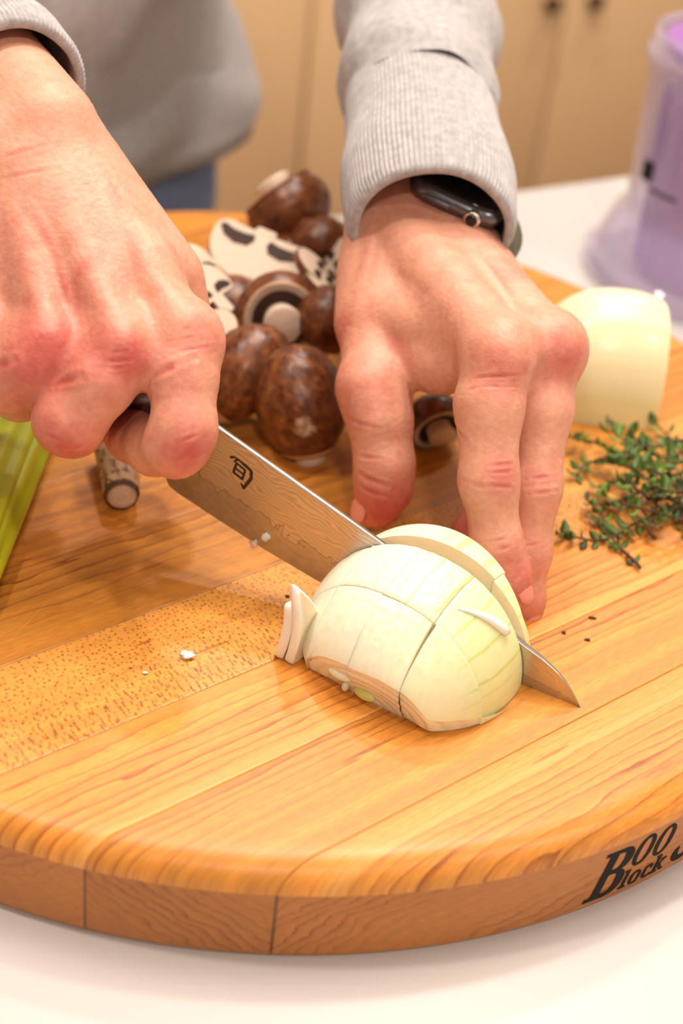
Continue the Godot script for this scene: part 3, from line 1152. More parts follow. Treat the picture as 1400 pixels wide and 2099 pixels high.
	cr = [
		[Vector3(-0.04176, 0.12997, 0.11939), Vector3(-0.02542, 0.1418, 0.11724), 0.0011, 0.0012], [Vector3(-0.03611, 0.14511, 0.11006), Vector3(-0.02267, 0.14904, 0.10368), 0.0006, 0.0004], [Vector3(-0.0348, 0.14347, 0.11243), Vector3(-0.02176, 0.14649, 0.10667), 0.0006, 0.0004], [Vector3(-0.0324, 0.14158, 0.11617), Vector3(-0.02048, 0.1437, 0.10983), 0.0006, 0.0004],
		[Vector3(-0.02739, 0.11945, 0.13645), Vector3(-0.01987, 0.1223, 0.13446), 0.0006, 0.0006], [Vector3(-0.02798, 0.11238, 0.1365), Vector3(-0.02057, 0.11781, 0.13637), 0.0007, 0.0006], [Vector3(-0.02554, 0.1158, 0.13655), Vector3(-0.0199, 0.12022, 0.13591), 0.0005, 0.0004],
		[Vector3(-0.07044, 0.12833, 0.12539), Vector3(-0.06152, 0.13451, 0.12719), 0.0011, 0.0011], [Vector3(-0.09301, 0.13016, 0.12047), Vector3(-0.08514, 0.13598, 0.12373), 0.0010, 0.0009],
		[Vector3(-0.07349, 0.11665, 0.13474), Vector3(-0.06514, 0.11577, 0.13779), 0.0006, 0.0005], [Vector3(-0.06899, 0.11309, 0.136), Vector3(-0.06039, 0.11257, 0.13636), 0.0007, 0.0006], [Vector3(-0.05519, 0.14069, 0.12533), Vector3(-0.0437, 0.14241, 0.12413), 0.0006, 0.0005], [Vector3(-0.05327, 0.13909, 0.12644), Vector3(-0.04423, 0.14043, 0.12551), 0.0005, 0.0004], [Vector3(-0.05311, 0.14462, 0.12503), Vector3(-0.0454, 0.14568, 0.12429), 0.0005, 0.0004],
		[Vector3(-0.10568, 0.18355, 0.06626), Vector3(-0.09022, 0.19019, 0.06408), 0.0008, 0.0003], [Vector3(-0.10429, 0.17866, 0.0721), Vector3(-0.08362, 0.18512, 0.07005), 0.0008, 0.0003],
	]
	for q in [[Vector3(-0.07049, 0.18641, 0.06184), Vector3(-0.05847, 0.1718, 0.07688)], [Vector3(-0.05847, 0.1718, 0.07688), Vector3(-0.04733, 0.15781, 0.0927)], [Vector3(-0.09235, 0.17346, 0.07816), Vector3(-0.07921, 0.1617, 0.09)], [Vector3(-0.07921, 0.1617, 0.09), Vector3(-0.0705, 0.14774, 0.1058)], [Vector3(-0.05138, 0.16679, 0.07183), Vector3(-0.04046, 0.15169, 0.08599)], [Vector3(-0.06723, 0.16292, 0.08914), Vector3(-0.06711, 0.14808, 0.10556)]]:
		cr.append([q[0], q[1], 0.0018, -0.0005])
	bp = []
	bl = [[Vector3(-0.02441, 0.14584, 0.10834), 0.010, 0.5], [Vector3(-0.04922, 0.14226, 0.12423), 0.013, 0.75], [Vector3(-0.07584, 0.13997, 0.12339), 0.014, 0.65], [Vector3(-0.02388, 0.11473, 0.13608), 0.012, 0.8], [Vector3(-0.06592, 0.11164, 0.13457), 0.013, 0.75], [Vector3(-0.02739, 0.13491, 0.12447), 0.008, 0.3], [Vector3(-0.08844, 0.1248, 0.12542), 0.02, 0.4],
		[Vector3(-0.05465, 0.0976, 0.09561), 0.016, 0.8], [Vector3(-0.06665, 0.15289, 0.09978), 0.02, 0.2], [Vector3(-0.09725, 0.15113, 0.08882), 0.03, 0.3]]
	hand(b, roots, cr, bp, bl, mesh)
	# --- the rest of the body, under the clothes
	var f := Flesh.new()
	var mid := COUNTER_E * -0.008 + COUNTER_B * 0.482
	var sl := mid + TORSO_E * 0.18 + Vector3(0, 0.42, 0)
	var sr := mid - TORSO_E * 0.19 + Vector3(0, 0.42, 0)
	var el := Vector3(0.034, 0.215, -0.285)
	var er := Vector3(-0.30, 0.24, -0.135)
	f.build([[0, mid + Vector3(0, -0.08, 0), mid + Vector3(0, 0.36, 0), 0.09, 0.10], [0, mid + TORSO_E * 0.07 + Vector3(0, -0.08, 0), mid + TORSO_E * 0.09 + Vector3(0, 0.36, 0), 0.085, 0.09], [0, mid - TORSO_E * 0.07 + Vector3(0, -0.08, 0), mid - TORSO_E * 0.09 + Vector3(0, 0.36, 0), 0.085, 0.09],
		[0, sl, el, 0.048, 0.036], [0, el, arm, 0.036, 0.026], [0, sr, er, 0.048, 0.036], [0, er, er + Vector3(0.03, 0, 0.03), 0.034, 0.033], [0, er + Vector3(0.03, 0, 0.03), Vector3(-0.19038, 0.20572, -0.07099), 0.033, 0.030], [0, Vector3(-0.19038, 0.20572, -0.07099), Vector3(-0.15481, 0.19729, -0.02857), 0.030, 0.022],
		[0, mid + TORSO_E * 0.085 + Vector3(0, -0.08, 0), mid + TORSO_E * 0.09 + Vector3(0, -0.45, 0.0), 0.08, 0.055], [0, mid - TORSO_E * 0.085 + Vector3(0, -0.08, 0), mid - TORSO_E * 0.09 + Vector3(0, -0.45, 0.0), 0.08, 0.055],
		[0, mid + TORSO_E * 0.09 + Vector3(0, -0.45, 0.0), mid + TORSO_E * 0.09 + Vector3(0, -0.86, 0.0), 0.055, 0.04], [0, mid - TORSO_E * 0.09 + Vector3(0, -0.45, 0.0), mid - TORSO_E * 0.09 + Vector3(0, -0.86, 0.0), 0.055, 0.04]], 0.012, {}, 0.02)
	f.surface()
	f.normals()
	var col := PackedColorArray()
	col.resize(f.v.size())
	col.fill(SKIN)
	f.commit(col, mesh)
	for i in 3:
		mesh.surface_set_material(i, M.skin)
	var body := part("body", mesh, null, o)
	# nails
	# [point on the finger's axis, its radius there, nearer the palm, the side the nail faces, size]
	for k in [[Vector3(0.0989, 0.05963, 0.11411), 0.0073, Vector3(0.09543, 0.0674, 0.11054), Vector3(0.10298, 0.0654, 0.11802), Vector3(0.0044, 0.0080, 0.0014)], [Vector3(0.10719, 0.04197, 0.10508), 0.0066, Vector3(0.10599, 0.05415, 0.10026), Vector3(0.11117, 0.04677, 0.10905), Vector3(0.0040, 0.0078, 0.0014)], [Vector3(0.04427, 0.05564, 0.06999), 0.0088, Vector3(0.04546, 0.06523, 0.06819), Vector3(0.03707, 0.0549, 0.07538), Vector3(0.0048, 0.0052, 0.0013)]]:
		var w: Vector3 = k[4]
		var along: Vector3 = (k[0] - k[2]).normalized()
		var out: Vector3 = k[3] - k[0]
		out = (out - along * out.dot(along)).normalized()
		var c: Vector3 = k[0] + out * (k[1] - 0.0002)
		var s := Shape.new()
		var rows := []
		for i in 9:
			var t := PI * i / 8
			var r := PackedVector3Array()
			for j in 20:
				var ph := TAU * j / 20
				var q := Vector3(cos(ph) * pow(sin(t), 0.6), -cos(t), sin(ph) * pow(sin(t), 0.6))
				r.append(c + along.cross(out) * q.x * w.x + along * q.y * w.y + out * (q.z * w.z - q.x * q.x * 0.0008))
			rows.append(r)
		s.grid(rows, true)
		part("fingernail", s.mesh(), M.nail, body)
	make_clothes(o, mid, sl, el, sr, er)


# a tube of cloth along points: radii along its two axes, with a function for the bulge at (turn, length)
func cloth_tube(s: Shape, pts: Array, rad: Array, up: Vector3, n: int, rows_n: int, bulge: Callable) -> Array:
	var curve := Curve3D.new()
	for i in pts.size():
		var t: Vector3 = (pts[mini(i + 1, pts.size() - 1)] - pts[maxi(i - 1, 0)]) / 6.0
		curve.add_point(pts[i], -t, t)
	curve.bake_interval = 0.004
	var L := curve.get_baked_length()
	var rows := []
	var x := up
	for i in rows_n + 1:
		var f := float(i) / rows_n
		var c := curve.sample_baked(f * L, true)
		var dir := (curve.sample_baked(minf(f * L + 0.004, L), true) - curve.sample_baked(maxf(f * L - 0.004, 0.0), true)).normalized()
		x = (x - dir * x.dot(dir)).normalized()
		var y := dir.cross(x)
		var g := f * (rad.size() - 1)
		var a := mini(int(g), rad.size() - 2)
		var w: Vector2 = rad[a].lerp(rad[a + 1], smooth(0, 1, g - a))
		var r := PackedVector3Array()
		for j in n:
			var ph := TAU * j / n
			var k: Vector2 = bulge.call(ph, f)      # outwards, along
			r.append(c + x * cos(ph) * (w.x + k.x) + y * sin(ph) * (w.y + k.x) + dir * k.y)
		rows.append(r)
	s.grid(rows, true)
	return rows


func make_clothes(o: Node3D, mid: Vector3, sl: Vector3, el: Vector3, sr: Vector3, er: Vector3) -> void:
	var nz := noise(9.0, FastNoiseLite.TYPE_SIMPLEX_SMOOTH, 31, 3)
	# torso of the sweatshirt: rings from the hem to the neck
	var s := Shape.new()
	var rows := []
	var turns := 96
	var lv := 46
	for i in lv + 1:
		var f := float(i) / lv
		var y := lerpf(-0.020, 0.50, f)
		var wide := lerpf(0.220, 0.222, smooth(0.1, 0.8, f)) + 0.006 * smooth(0.10, 0.0, f)
		var deep := lerpf(0.128, 0.130, f)
		if f > 0.8:
			wide = lerpf(wide, 0.075, smooth(0.8, 1.0, f))
			deep = lerpf(deep, 0.07, smooth(0.8, 1.0, f))
		var r := PackedVector3Array()
		for j in turns:
			var a := TAU * j / turns
			var ca := cos(a)
			var sa := sin(a)
			var box := lerpf(5.0, 3.2, smooth(0.0, 0.35, f))
			var k := pow(pow(absf(ca), box) + pow(absf(sa), box), -1.0 / box)
			var fold := 0.011 * sin(2.0 * a + 30.0 * y + 2.0 * nz.get_noise_2d(a * 0.1, y * 0.6)) * smooth(0.6, 0.05, f) + 0.012 * nz.get_noise_3d(ca * 0.10, y * 0.8, sa * 0.10)
			if f < 0.08:
				fold += 0.006 * smooth(0.0, 0.04, f) - 0.004
			r.append(mid + TORSO_E * ca * k * (wide + fold) - TORSO_B * sa * k * (deep + fold) + Vector3(0, y + 0.012 * sin(a * 2.0 + 0.4) * (1.0 - f), 0))
		rows.append(r)
	s.grid(rows, true)
	var inner := []
	for i in [0, 4, 12]:
		var r := PackedVector3Array()
		for p: Vector3 in rows[i]:
			var c: Vector3 = Vector3(mid.x, p.y, mid.z)
			r.append(c + (p - c) * 0.965)
		inner.append(r)
	s.grid([inner[0], rows[0]], true)
	s.grid([inner[2], inner[1], inner[0]], true)
	var shirt := part("sweatshirt", s.mesh(), M.sweat, o)
	# sleeve and cuff over the watch
	var ribs := 104.0
	for side in 2:
		var pts := []
		var rad := []
		var cuff := []
		var cuff_rad := []
		var up := Vector3.UP
		if side == 0:
			pts = [Vector3(0.04501, 0.16345, -0.09274), Vector3(0.04246, 0.17258, -0.12711), Vector3(0.03846, 0.18591, -0.18512), el + Vector3(0.002, 0.0, 0.02), el + Vector3(0, 0.03, -0.035), sl.lerp(el, 0.4), sl]
			rad = [Vector2(0.0340, 0.0348), Vector2(0.043, 0.0405), Vector2(0.046, 0.043), Vector2(0.055, 0.055), Vector2(0.060, 0.060), Vector2(0.068, 0.066), Vector2(0.075, 0.075)]
			cuff = [Vector3(0.05394, 0.14684, -0.00322), Vector3(0.04969, 0.15564, -0.05076), Vector3(0.04501, 0.16345, -0.09274), Vector3(0.04387, 0.16744, -0.1077)]
			cuff_rad = [Vector2(0.0325, 0.0355), Vector2(0.0345, 0.0375), Vector2(0.0335, 0.0350), Vector2(0.034, 0.0345)]
		else:
			pts = [Vector3(-0.14263, 0.19517, -0.01736), Vector3(-0.1589, 0.19874, -0.03567), Vector3(-0.19038, 0.20572, -0.07099), er + Vector3(0.03, 0.0, 0.03), er, sr.lerp(er, 0.4), sr]
			rad = [Vector2(0.034, 0.034), Vector2(0.042, 0.042), Vector2(0.046, 0.046), Vector2(0.054, 0.054), Vector2(0.060, 0.060), Vector2(0.068, 0.066), Vector2(0.075, 0.075)]
			cuff = [Vector3(-0.11426, 0.18916, 0.01972), Vector3(-0.12718, 0.19177, 0.00329), Vector3(-0.14263, 0.19517, -0.01736), Vector3(-0.14857, 0.19634, -0.02426)]
			cuff_rad = [Vector2(0.0330, 0.0330), Vector2(0.0340, 0.0340), Vector2(0.0330, 0.0330), Vector2(0.033, 0.033)]
		var t := Shape.new()
		var fold := func(a: float, f: float) -> Vector2:
			var k := 0.0028 * sin(f * 62.0 + 1.3 * sin(a * 1.0 + 0.6)) * smooth(0.0, 0.03, f) * smooth(0.55, 0.12, f)
			k += 0.005 * nz.get_noise_3d(cos(a) * 0.06, sin(a) * 0.06, f * 0.6)
			return Vector2(k, 0.0)
		var tr := cloth_tube(t, pts, rad, up, 96, 110, fold)
		t.cap(tr[-1])
		part("sleeve", t.mesh(), M.sweat, shirt)
		var c := Shape.new()
		var rib := func(a: float, f: float) -> Vector2:
			var k := 0.00032 * cos(a * ribs) * smooth(0.0, 0.04, f)
			k -= 0.0018 * pow(1.0 - smooth(0.0, 0.08, f), 2.0)
			k += 0.0012 * nz.get_noise_3d(cos(a) * 0.05, sin(a) * 0.05, f * 0.1)
			return Vector2(k, 0.0)
		var cr := cloth_tube(c, cuff, cuff_rad, up, 624, 40, rib)
		# the inner face of the cuff
		var inn := []
		for i in [0, 10, 22]:
			var r := PackedVector3Array()
			var m := Vector3.ZERO
			for p: Vector3 in cr[i]:
				m += p
			m /= cr[i].size()
			for p: Vector3 in cr[i]:
				r.append(p + (m - p).normalized() * 0.0032)
			inn.append(r)
		c.grid([inn[0], cr[0]], true)
		c.grid([inn[2], inn[1], inn[0]], true)
		part("cuff", c.mesh(false), M.sweat, shirt, "ribbed grey cuff")
	# jeans
	var j := Shape.new()
	rows = []
	for i in 14:
		var f := i / 13.0
		var r := PackedVector3Array()
		for k in 72:
			var a := TAU * k / 72
			var e := pow(pow(absf(cos(a)), 3.0) + pow(absf(sin(a)), 3.0), -1.0 / 3.0)
			var y := lerpf(0.02, -0.16, f)
			r.append(mid + TORSO_E * cos(a) * e * (lerpf(0.200, 0.250, smooth(0.0, 0.035, 0.012 - y)) + 0.003 * sin(a * 9.0)) - TORSO_B * sin(a) * e * (0.112 + 0.003 * nz.get_noise_2d(a * 3.0, y * 20.0)) + Vector3(0, y, 0))
		rows.append(r)
	j.grid(rows, true)
	for sgn in [-1.0, 1.0]:
		var p := []
		for y in [-0.12, -0.30, -0.48, -0.66, -0.88]:
			p.append(mid + TORSO_E * 0.085 * sgn + Vector3(0, y, 0))
		tube(j, p, [0.094, 0.092, 0.080, 0.074, 0.070], 32, false)
	part("jeans", j.mesh(false), M.jeans, o)
	# shoes carry the cook on the floor
	for sgn in [-1.0, 1.0]:
		var sh := Shape.new()
		var rr := []
		for i in 12:
			var f := i / 11.0
			var c: Vector3 = mid + TORSO_E * 0.088 * sgn + TORSO_B * lerpf(0.07, -0.17, f)
			var w := 0.044 * pow(sin(PI * clampf(f * 0.9 + 0.06, 0, 1)), 0.4)
			var hgt := lerpf(0.085, 0.045, smooth(0.3, 0.8, f)) * pow(sin(PI * clampf(f * 0.88 + 0.08, 0, 1)), 0.5)
			var r := PackedVector3Array()
			for k in 20:
				var a := TAU * k / 20
				r.append(c + TORSO_E * cos(a) * w + Vector3(0, FLOOR_Y + 0.002 + maxf(0.0, hgt * (0.5 + 0.5 * sin(a))), 0))
			rr.append(r)
		sh.grid(rr, true)
		sh.cap(rr[0], true)
		sh.cap(rr[-1])
		part("shoe", sh.mesh(), M.black, o)


# ---------------------------------------------------------------- knife
const KT := Vector3(0.12591, 0.042, 0.15928)                       # the tip, on the board
const KU := Vector3(-0.92388, 0, -0.38268)          # from the tip to the handle
const KN := Vector3(-0.38268, 0, 0.92388)           # across the blade, to the near side


func kp(s: float, h: float, n := 0.0) -> Vector3:
	return KT + KU * s * 0.001 + Vector3(0, h * 0.001, 0) + KN * n * 0.001


func along(line: Array, t: float) -> Vector2:
	var L := 0.0
	for i in line.size() - 1:
		L += line[i].distance_to(line[i + 1])
	var w := t * L
	for i in line.size() - 1:
		var e: float = line[i].distance_to(line[i + 1])
		if w <= e or i == line.size() - 2:
			return line[i].lerp(line[i + 1], clampf(w / e, 0, 1))
		w -= e
	return line[-1]


func make_knife() -> void:
	var o := thing("kitchen_knife", "steel kitchen knife with etched emblem and dark handle cutting into the onion", "knife", KT)
	var shift := -KT
	var edge := [Vector2(0, 0), Vector2(7, -0.1), Vector2(26, 0.0), Vector2(50, 1.4), Vector2(80, 5.2), Vector2(111, 10.9), Vector2(133, 15.6), Vector2(155, 21.4), Vector2(172, 26.2), Vector2(176, 28.0), Vector2(177.2, 30.5)]
	var spine := [Vector2(0, 0.02), Vector2(3.1, 4.2), Vector2(7.4, 8.9), Vector2(11.8, 12.2), Vector2(18.2, 15.6), Vector2(31.4, 20.6), Vector2(60, 30.3), Vector2(86.7, 39.4), Vector2(123.3, 51.8), Vector2(158.3, 63.6), Vector2(166, 66.2)]
	var s := Shape.new()
	var n := 120
	var rows := []
	var across := [0.0, 0.04, 0.12, 0.35, 0.7, 0.985, 1.0]
	var half := [0.05, 0.25, 0.45, 0.70, 0.95, 1.10, 0.95]
	for i in n + 1:
		var t := float(i) / n
		var a := along(edge, t)
		var b := along(spine, t)
		var thin := smooth(0.0, 0.18, t) * 0.75 + 0.25
		var r := PackedVector3Array()
		for k in across.size():
			var q := a.lerp(b, across[k])
			r.append(kp(q.x, q.y, half[k] * thin) + shift)
		for k in range(across.size() - 1, -1, -1):
			var q := a.lerp(b, across[k])
			r.append(kp(q.x, q.y, -half[k] * thin) + shift)
		rows.append(r)
	# smooth over the two flats, sharp at the spine
	var m := across.size()
	for i in n:
		for k in 2 * m:
			var l := (k + 1) % (2 * m)
			s.group = 1 if k < m - 2 else (2 if k > m and k < 2 * m - 1 else 3)
			var t0 := float(i) / n
			var t1 := float(i + 1) / n
			var w0: float = across[k if k < m else 2 * m - 1 - k]
			var w1: float = across[l if l < m else 2 * m - 1 - l]
			s.quad(rows[i][k], rows[i][l], rows[i + 1][l], rows[i + 1][k], Vector2(t0, w0), Vector2(t0, w1), Vector2(t1, w1), Vector2(t1, w0))
	s.group = 4
	s.cap(rows[-1])
	var blade_mat: StandardMaterial3D = M.steel.duplicate()
	blade_mat.albedo_texture = blade_texture()
	blade_mat.roughness = 0.27
	blade_mat.metallic = 0.82
	var blade := part("blade", s.mesh(), blade_mat, o)
	# etched emblem on the near flat: brush strokes as flat plates
	var st := Shape.new()
	st.group = -1
	var ex := Vector2(-0.86, -0.36)        # to the right of the sign, along the blade
	var ey := Vector2(-0.20, 0.98)
	for q in [[-0.95, 0.42, -0.30, 0.98, 0.10, 0.04], [-0.35, 0.90, -0.62, 0.30, 0.14, 0.06], [-0.45, 0.72, 0.72, 0.60, 0.13, 0.12], [0.72, 0.60, 0.86, 0.10, 0.13, 0.13], [0.86, 0.10, 0.55, -0.92, 0.13, 0.11], [0.55, -0.92, 0.25, -0.72, 0.12, 0.02],
			[-0.42, 0.38, -0.46, -0.42, 0.09, 0.10], [-0.42, 0.36, 0.30, 0.32, 0.08, 0.09], [0.30, 0.34, 0.28, -0.40, 0.09, 0.09], [-0.44, -0.02, 0.28, -0.04, 0.07, 0.07], [-0.46, -0.40, 0.30, -0.40, 0.09, 0.08]]:
		var a := Vector2(q[0], q[1])
		var b := Vector2(q[2], q[3])
		var d := (b - a).normalized()
		var w := Vector2(-d.y, d.x)
		var ring := []
		for f in [[-0.06, 0.55], [0.0, 0.9], [0.3, 1.0], [0.7, 1.0], [1.0, 0.9], [1.06, 0.5]]:
			var c := a.lerp(b, f[0])
			var half_w: float = lerpf(q[4], q[5], clampf(f[0], 0, 1)) * f[1]
			ring.append([c + w * half_w, c - w * half_w])
		for i in ring.size() - 1:
			var pts := []
			for c: Vector2 in [ring[i][0], ring[i + 1][0], ring[i + 1][1], ring[i][1]]:
				var e := Vector2(144.6, 47.2) + (ex * c.x + ey * c.y) * 6.2
				pts.append(e)
			var off := 1.02
			st.quad(kp(pts[0].x, pts[0].y, off) + shift, kp(pts[1].x, pts[1].y, off) + shift, kp(pts[2].x, pts[2].y, off) + shift, kp(pts[3].x, pts[3].y, off) + shift)
	part("emblem", st.mesh(false), M.emblem, blade, "dark etched emblem")
	# bolster and handle: rounded bars on from the heel
	var dir := Vector2(0.947, 0.320)
	var up := Vector2(-0.320, 0.947)
	var rows2 := []
	for q in [[-6.0, 0.8, 6.0, -2.0], [0.0, 1.2, 8.0, -4.0], [6.0, 5.0, 10.0, -6.0], [12.0, 8.0, 11.5, -8.0], [20.0, 8.8, 12.0, -9.0], [31.0, 9.2, 12.2, -9.5]]:
		rows2.append(handle_ring(q, dir, up, shift))
	var bs := Shape.new()
	bs.grid(rows2, true)
	bs.cap(rows2[0], true)
	bs.cap(rows2[-1])
	var dull: StandardMaterial3D = M.steel.duplicate()
	dull.roughness = 0.3
	dull.albedo_color = Color(0.55, 0.53, 0.52)
	part("bolster", bs.mesh(), dull, o)
	rows2 = []
	for q in [[31.0, 9.0, 12.0, -9.5], [40.0, 10.0, 12.8, -10.0], [75.0, 10.5, 13.5, -11.0], [110.0, 10.0, 12.8, -10.5], [135.0, 10.0, 13.5, -10.5], [141.0, 7.0, 10.0, -10.5]]:
		rows2.append(handle_ring(q, dir, up, shift))
	var hs := Shape.new()
	hs.grid(rows2, true)
	hs.cap(rows2[0], true)
	hs.cap(rows2[-1])
	part("handle", hs.mesh(), M.handle, o)


# [along, half width, half height, below the spine line]
func handle_ring(q: Array, dir: Vector2, up: Vector2, shift: Vector3) -> PackedVector3Array:
	var r := PackedVector3Array()
	var base := Vector2(166.0, 66.0)
	for i in 28:
		var a := TAU * i / 28
		var k := pow(pow(absf(cos(a)), 3.0) + pow(absf(sin(a)), 3.0), -1.0 / 3.0)
		var p: Vector2 = base + dir * q[0] + up * (q[3] + sin(a) * k * q[2])
		r.append(kp(p.x, p.y, cos(a) * k * q[1]) + shift)
	return r


# layered steel: fine wavy lines, and the clouded border above the edge
func blade_texture() -> ImageTexture:
	var w := 1024
	var h := 256
	var n := noise(0.006, FastNoiseLite.TYPE_SIMPLEX_SMOOTH, 14, 3)
	var n2 := noise(0.03, FastNoiseLite.TYPE_SIMPLEX_SMOOTH, 15, 3)
	var b := PackedByteArray()
	b.resize(w * h * 3)
	for j in h:
		var v := (j + 0.5) / h
		for i in w:
			var warp := n.get_noise_2d(i, j * 2.0) * 2.2
			var line := 0.5 + 0.5 * sin((v * 26.0 + warp) * TAU)
			var g := 0.88 + 0.12 * line
			var border := 0.36 + 0.10 * n2.get_noise_2d(i * 1.2, 7.0) + 0.10 * n2.get_noise_2d(i * 0.4, j * 0.8)
			if v < border:
				g = 0.88 + 0.06 * n2.get_noise_2d(i, j * 1.5)
			if absf(v - border) < 0.012:
				g = 0.74
			var o := (j * w + i) * 3
			b[o] = int(g * 255)
			b[o + 1] = int(g * 252)
			b[o + 2] = int(g * 247)
	return image_of(w, h, b)


# ---------------------------------------------------------------- onion under the knife
const OF := Vector3(0.047, 0.042, 0.1683)            # middle of the trimmed face, on the board
const OA := Vector3(0.50302, 0, -0.86428)            # from the trimmed face to the back
const OW := Vector3(0.86428, 0, 0.50302)             # along the trimmed face, to the right
const ORA := 0.0437
const ORW := 0.0421
const ORH := 0.0438
const OS0 := 0.0343

var vein_n := FastNoiseLite.new()


func knife_at(w: float) -> float:
	return 0.0387 + 0.135 * w


func onion_color(s: float, w: float, h: float) -> Color:
	var th := atan2(w / ORW, maxf(h, 0.0) / ORH)
	var base := Color(0.86, 0.81, 0.52).lerp(Color(0.89, 0.84, 0.66), smooth(0.02, -0.01, w + 0.3 * (s - 0.02)))
	base = base.lerp(Color(0.72, 0.74, 0.30), 0.6 * smooth(0.012, 0.040, w) * smooth(0.0, 0.02, s))
	var f := th / deg_to_rad(7.5) + 0.10 * vein_n.get_noise_2d(s * 60.0, th)
	var i := roundf(f)
	var q := absf(f - i)
	var hash := sin(i * 78.233) * 0.5 + 0.5
	var vein := exp(-q * q * 110.0) * smooth(0.25, 0.7, hash)
	vein *= smooth(-0.02, 0.01, w) * smooth(-0.004 + 0.012 * hash, 0.012 + 0.008 * hash, s)
	base = base.lerp(Color(0.45, 0.56, 0.06), vein * 0.65)
	var g := 1.0 + 0.04 * vein_n.get_noise_2d(s * 120.0, w * 500.0)
	return Color(base.r * g, base.g * g, base.b * g)


# the half length of the dome: fuller at the front right
func reach(s: float, w: float) -> float:
	if s > OS0:
		return ORA
	return ORA + 0.0064 * smooth(-0.005, 0.028, w) + 0.0015 * smooth(-0.005, -0.02, w)


func dome(s: float, w: float) -> float:
	var e := 1.0 - pow((s - OS0) / reach(s, w), 2.0) - pow(w / ORW, 2.0)
	return ORH * sqrt(maxf(e, 0.0))


# a piece of the half onion between two lengthwise and two crosswise cuts
# where the leaning trimmed face meets the dome
func front_at(w: float) -> float:
	var lo := OS0 - reach(0.0, w) * sqrt(maxf(1.0 - pow(w / ORW, 2.0), 0.0))
	var hi := 0.012
	for i in 24:
		var m := (lo + hi) / 2
		if m < -0.36 * dome(m, w):
			lo = m
		else:
			hi = m
	return hi


# a piece of the half onion between two lengthwise and two crosswise cuts; lean: it ends at the trimmed face
func onion_piece(lean: bool, sa: Callable, sb: Callable, w0: float, w1: float, move: Transform3D) -> ArrayMesh:
	var sh := Shape.new()
	var ns := 44
	var nw := 40 if w1 < 0.0 else 90
	var top := []
	var cols := []
	var flat := []
	for i in ns + 1:
		var f := float(i) / ns
		var r := PackedVector3Array()
		var g := PackedVector3Array()
		var c := []
		for j in nw + 1:
			var t := float(j) / nw
			var w := lerpf(w0, w1, t)
			var s := 0.0
			for n in 7:
				s = lerpf(sa.call(w), sb.call(w), f)
				var W := ORW * sqrt(maxf(1.0 - pow((s - OS0) / reach(s, w), 2.0), 0.0)) * 0.99999
				w = W * sin(lerpf(asin(clampf(w0 / W, -1.0, 1.0)), asin(clampf(w1 / W, -1.0, 1.0)), t))
			var h := dome(s, w)
			# shoulders a little rounded where the piece was cut
			var rim := minf(minf(t, 1.0 - t) * (w1 - w0), minf(f, 1.0 - f) * (sb.call(w) - sa.call(w)))
			var hh := h - 0.0005 * exp(-rim / 0.0003) * smooth(0.0, 0.004, h)
			var skin := 0.00022 * vein_n.get_noise_2d(s * 300.0, w * 300.0)
			r.append(move * (OF + OA * s + OW * w + Vector3(0, maxf(hh + skin, 0.0), 0)))
			g.append(move * (OF + OA * (s + (0.36 * h * (1.0 - f) if lean else 0.0)) + OW * w))
			c.append(onion_color(s, w, h))
		top.append(r)
		flat.append(g)
		cols.append(c)
	sh.grid(top, false, Vector2.ONE, cols)
	onion_walls(sh, top, flat, lean)
	return sh.mesh(false)


# the cut sides of a piece, with the layers showing as ridges, and its underside
func onion_walls(sh: Shape, top: Array, flat: Array, trimmed: bool) -> void:
	var ns := top.size() - 1
	var nw: int = top[0].size() - 1
	for side in 4:
		sh.group = 2 + side
		var line_t := PackedVector3Array()
		var line_b := PackedVector3Array()
		if side < 2:
			line_t = top[0 if side == 0 else ns]
			line_b = flat[0 if side == 0 else ns]
		else:
			for i in ns + 1:
				line_t.append(top[i][0 if side == 2 else nw])
				line_b.append(flat[i][0 if side == 2 else nw])
		var rows := []
		var cc := []
		var nv := 30
		for k in nv + 1:
			var v := float(k) / nv
			var r := PackedVector3Array()
			var c := []
			for j in line_t.size():
				var p := line_b[j].lerp(line_t[j], v)
				var rel := p - OF
				var rr := sqrt(pow(rel.dot(OW) / ORW, 2.0) + pow(rel.y / ORH, 2.0) + (0.0 if side < 2 else 0.7) * pow((rel.dot(OA) - OS0) / ORA, 2.0))
				if trimmed and side == 0:
					rr = sqrt(pow((rel.dot(OW) - 0.004) / 0.0275, 2.0) + pow(rel.y / 0.0175, 2.0))
				var layer := rr * (6.0 if trimmed and side == 0 else 8.0) + 0.12 * vein_n.get_noise_3dv(p * 300.0)
				var i := floorf(layer)
				var q := layer - i
				if k > 0 and k < nv and side == 0 and trimmed:
					p -= OA * (0.0004 * sin(q * PI) + 0.0005 * sin(i * 5.1)) * smooth(0.0, 0.15, v) * smooth(1.0, 0.8, v) * smooth(0.001, 0.008, line_t[j].y - BOARD_T)
				r.append(p)
				var tone := Color(0.90, 0.82, 0.58).lerp(Color(0.78, 0.66, 0.36), smooth(0.25, 0.0, q) * 0.7)
				if side == 0 and trimmed:
					tone = Color(0.88, 0.76, 0.55).lerp(Color(0.76, 0.60, 0.38), smooth(0.35, 0.0, q) * 0.5)
				c.append(tone)
			rows.append(r)
			cc.append(c)
		if side == 0 or side == 3:
			rows.reverse()
			cc.reverse()
		sh.grid(rows, false, Vector2.ONE, cc)
	sh.group = 8
	sh.color = Color(0.86, 0.78, 0.56)
	var under := flat.duplicate()
	under.reverse()
	sh.grid(under)


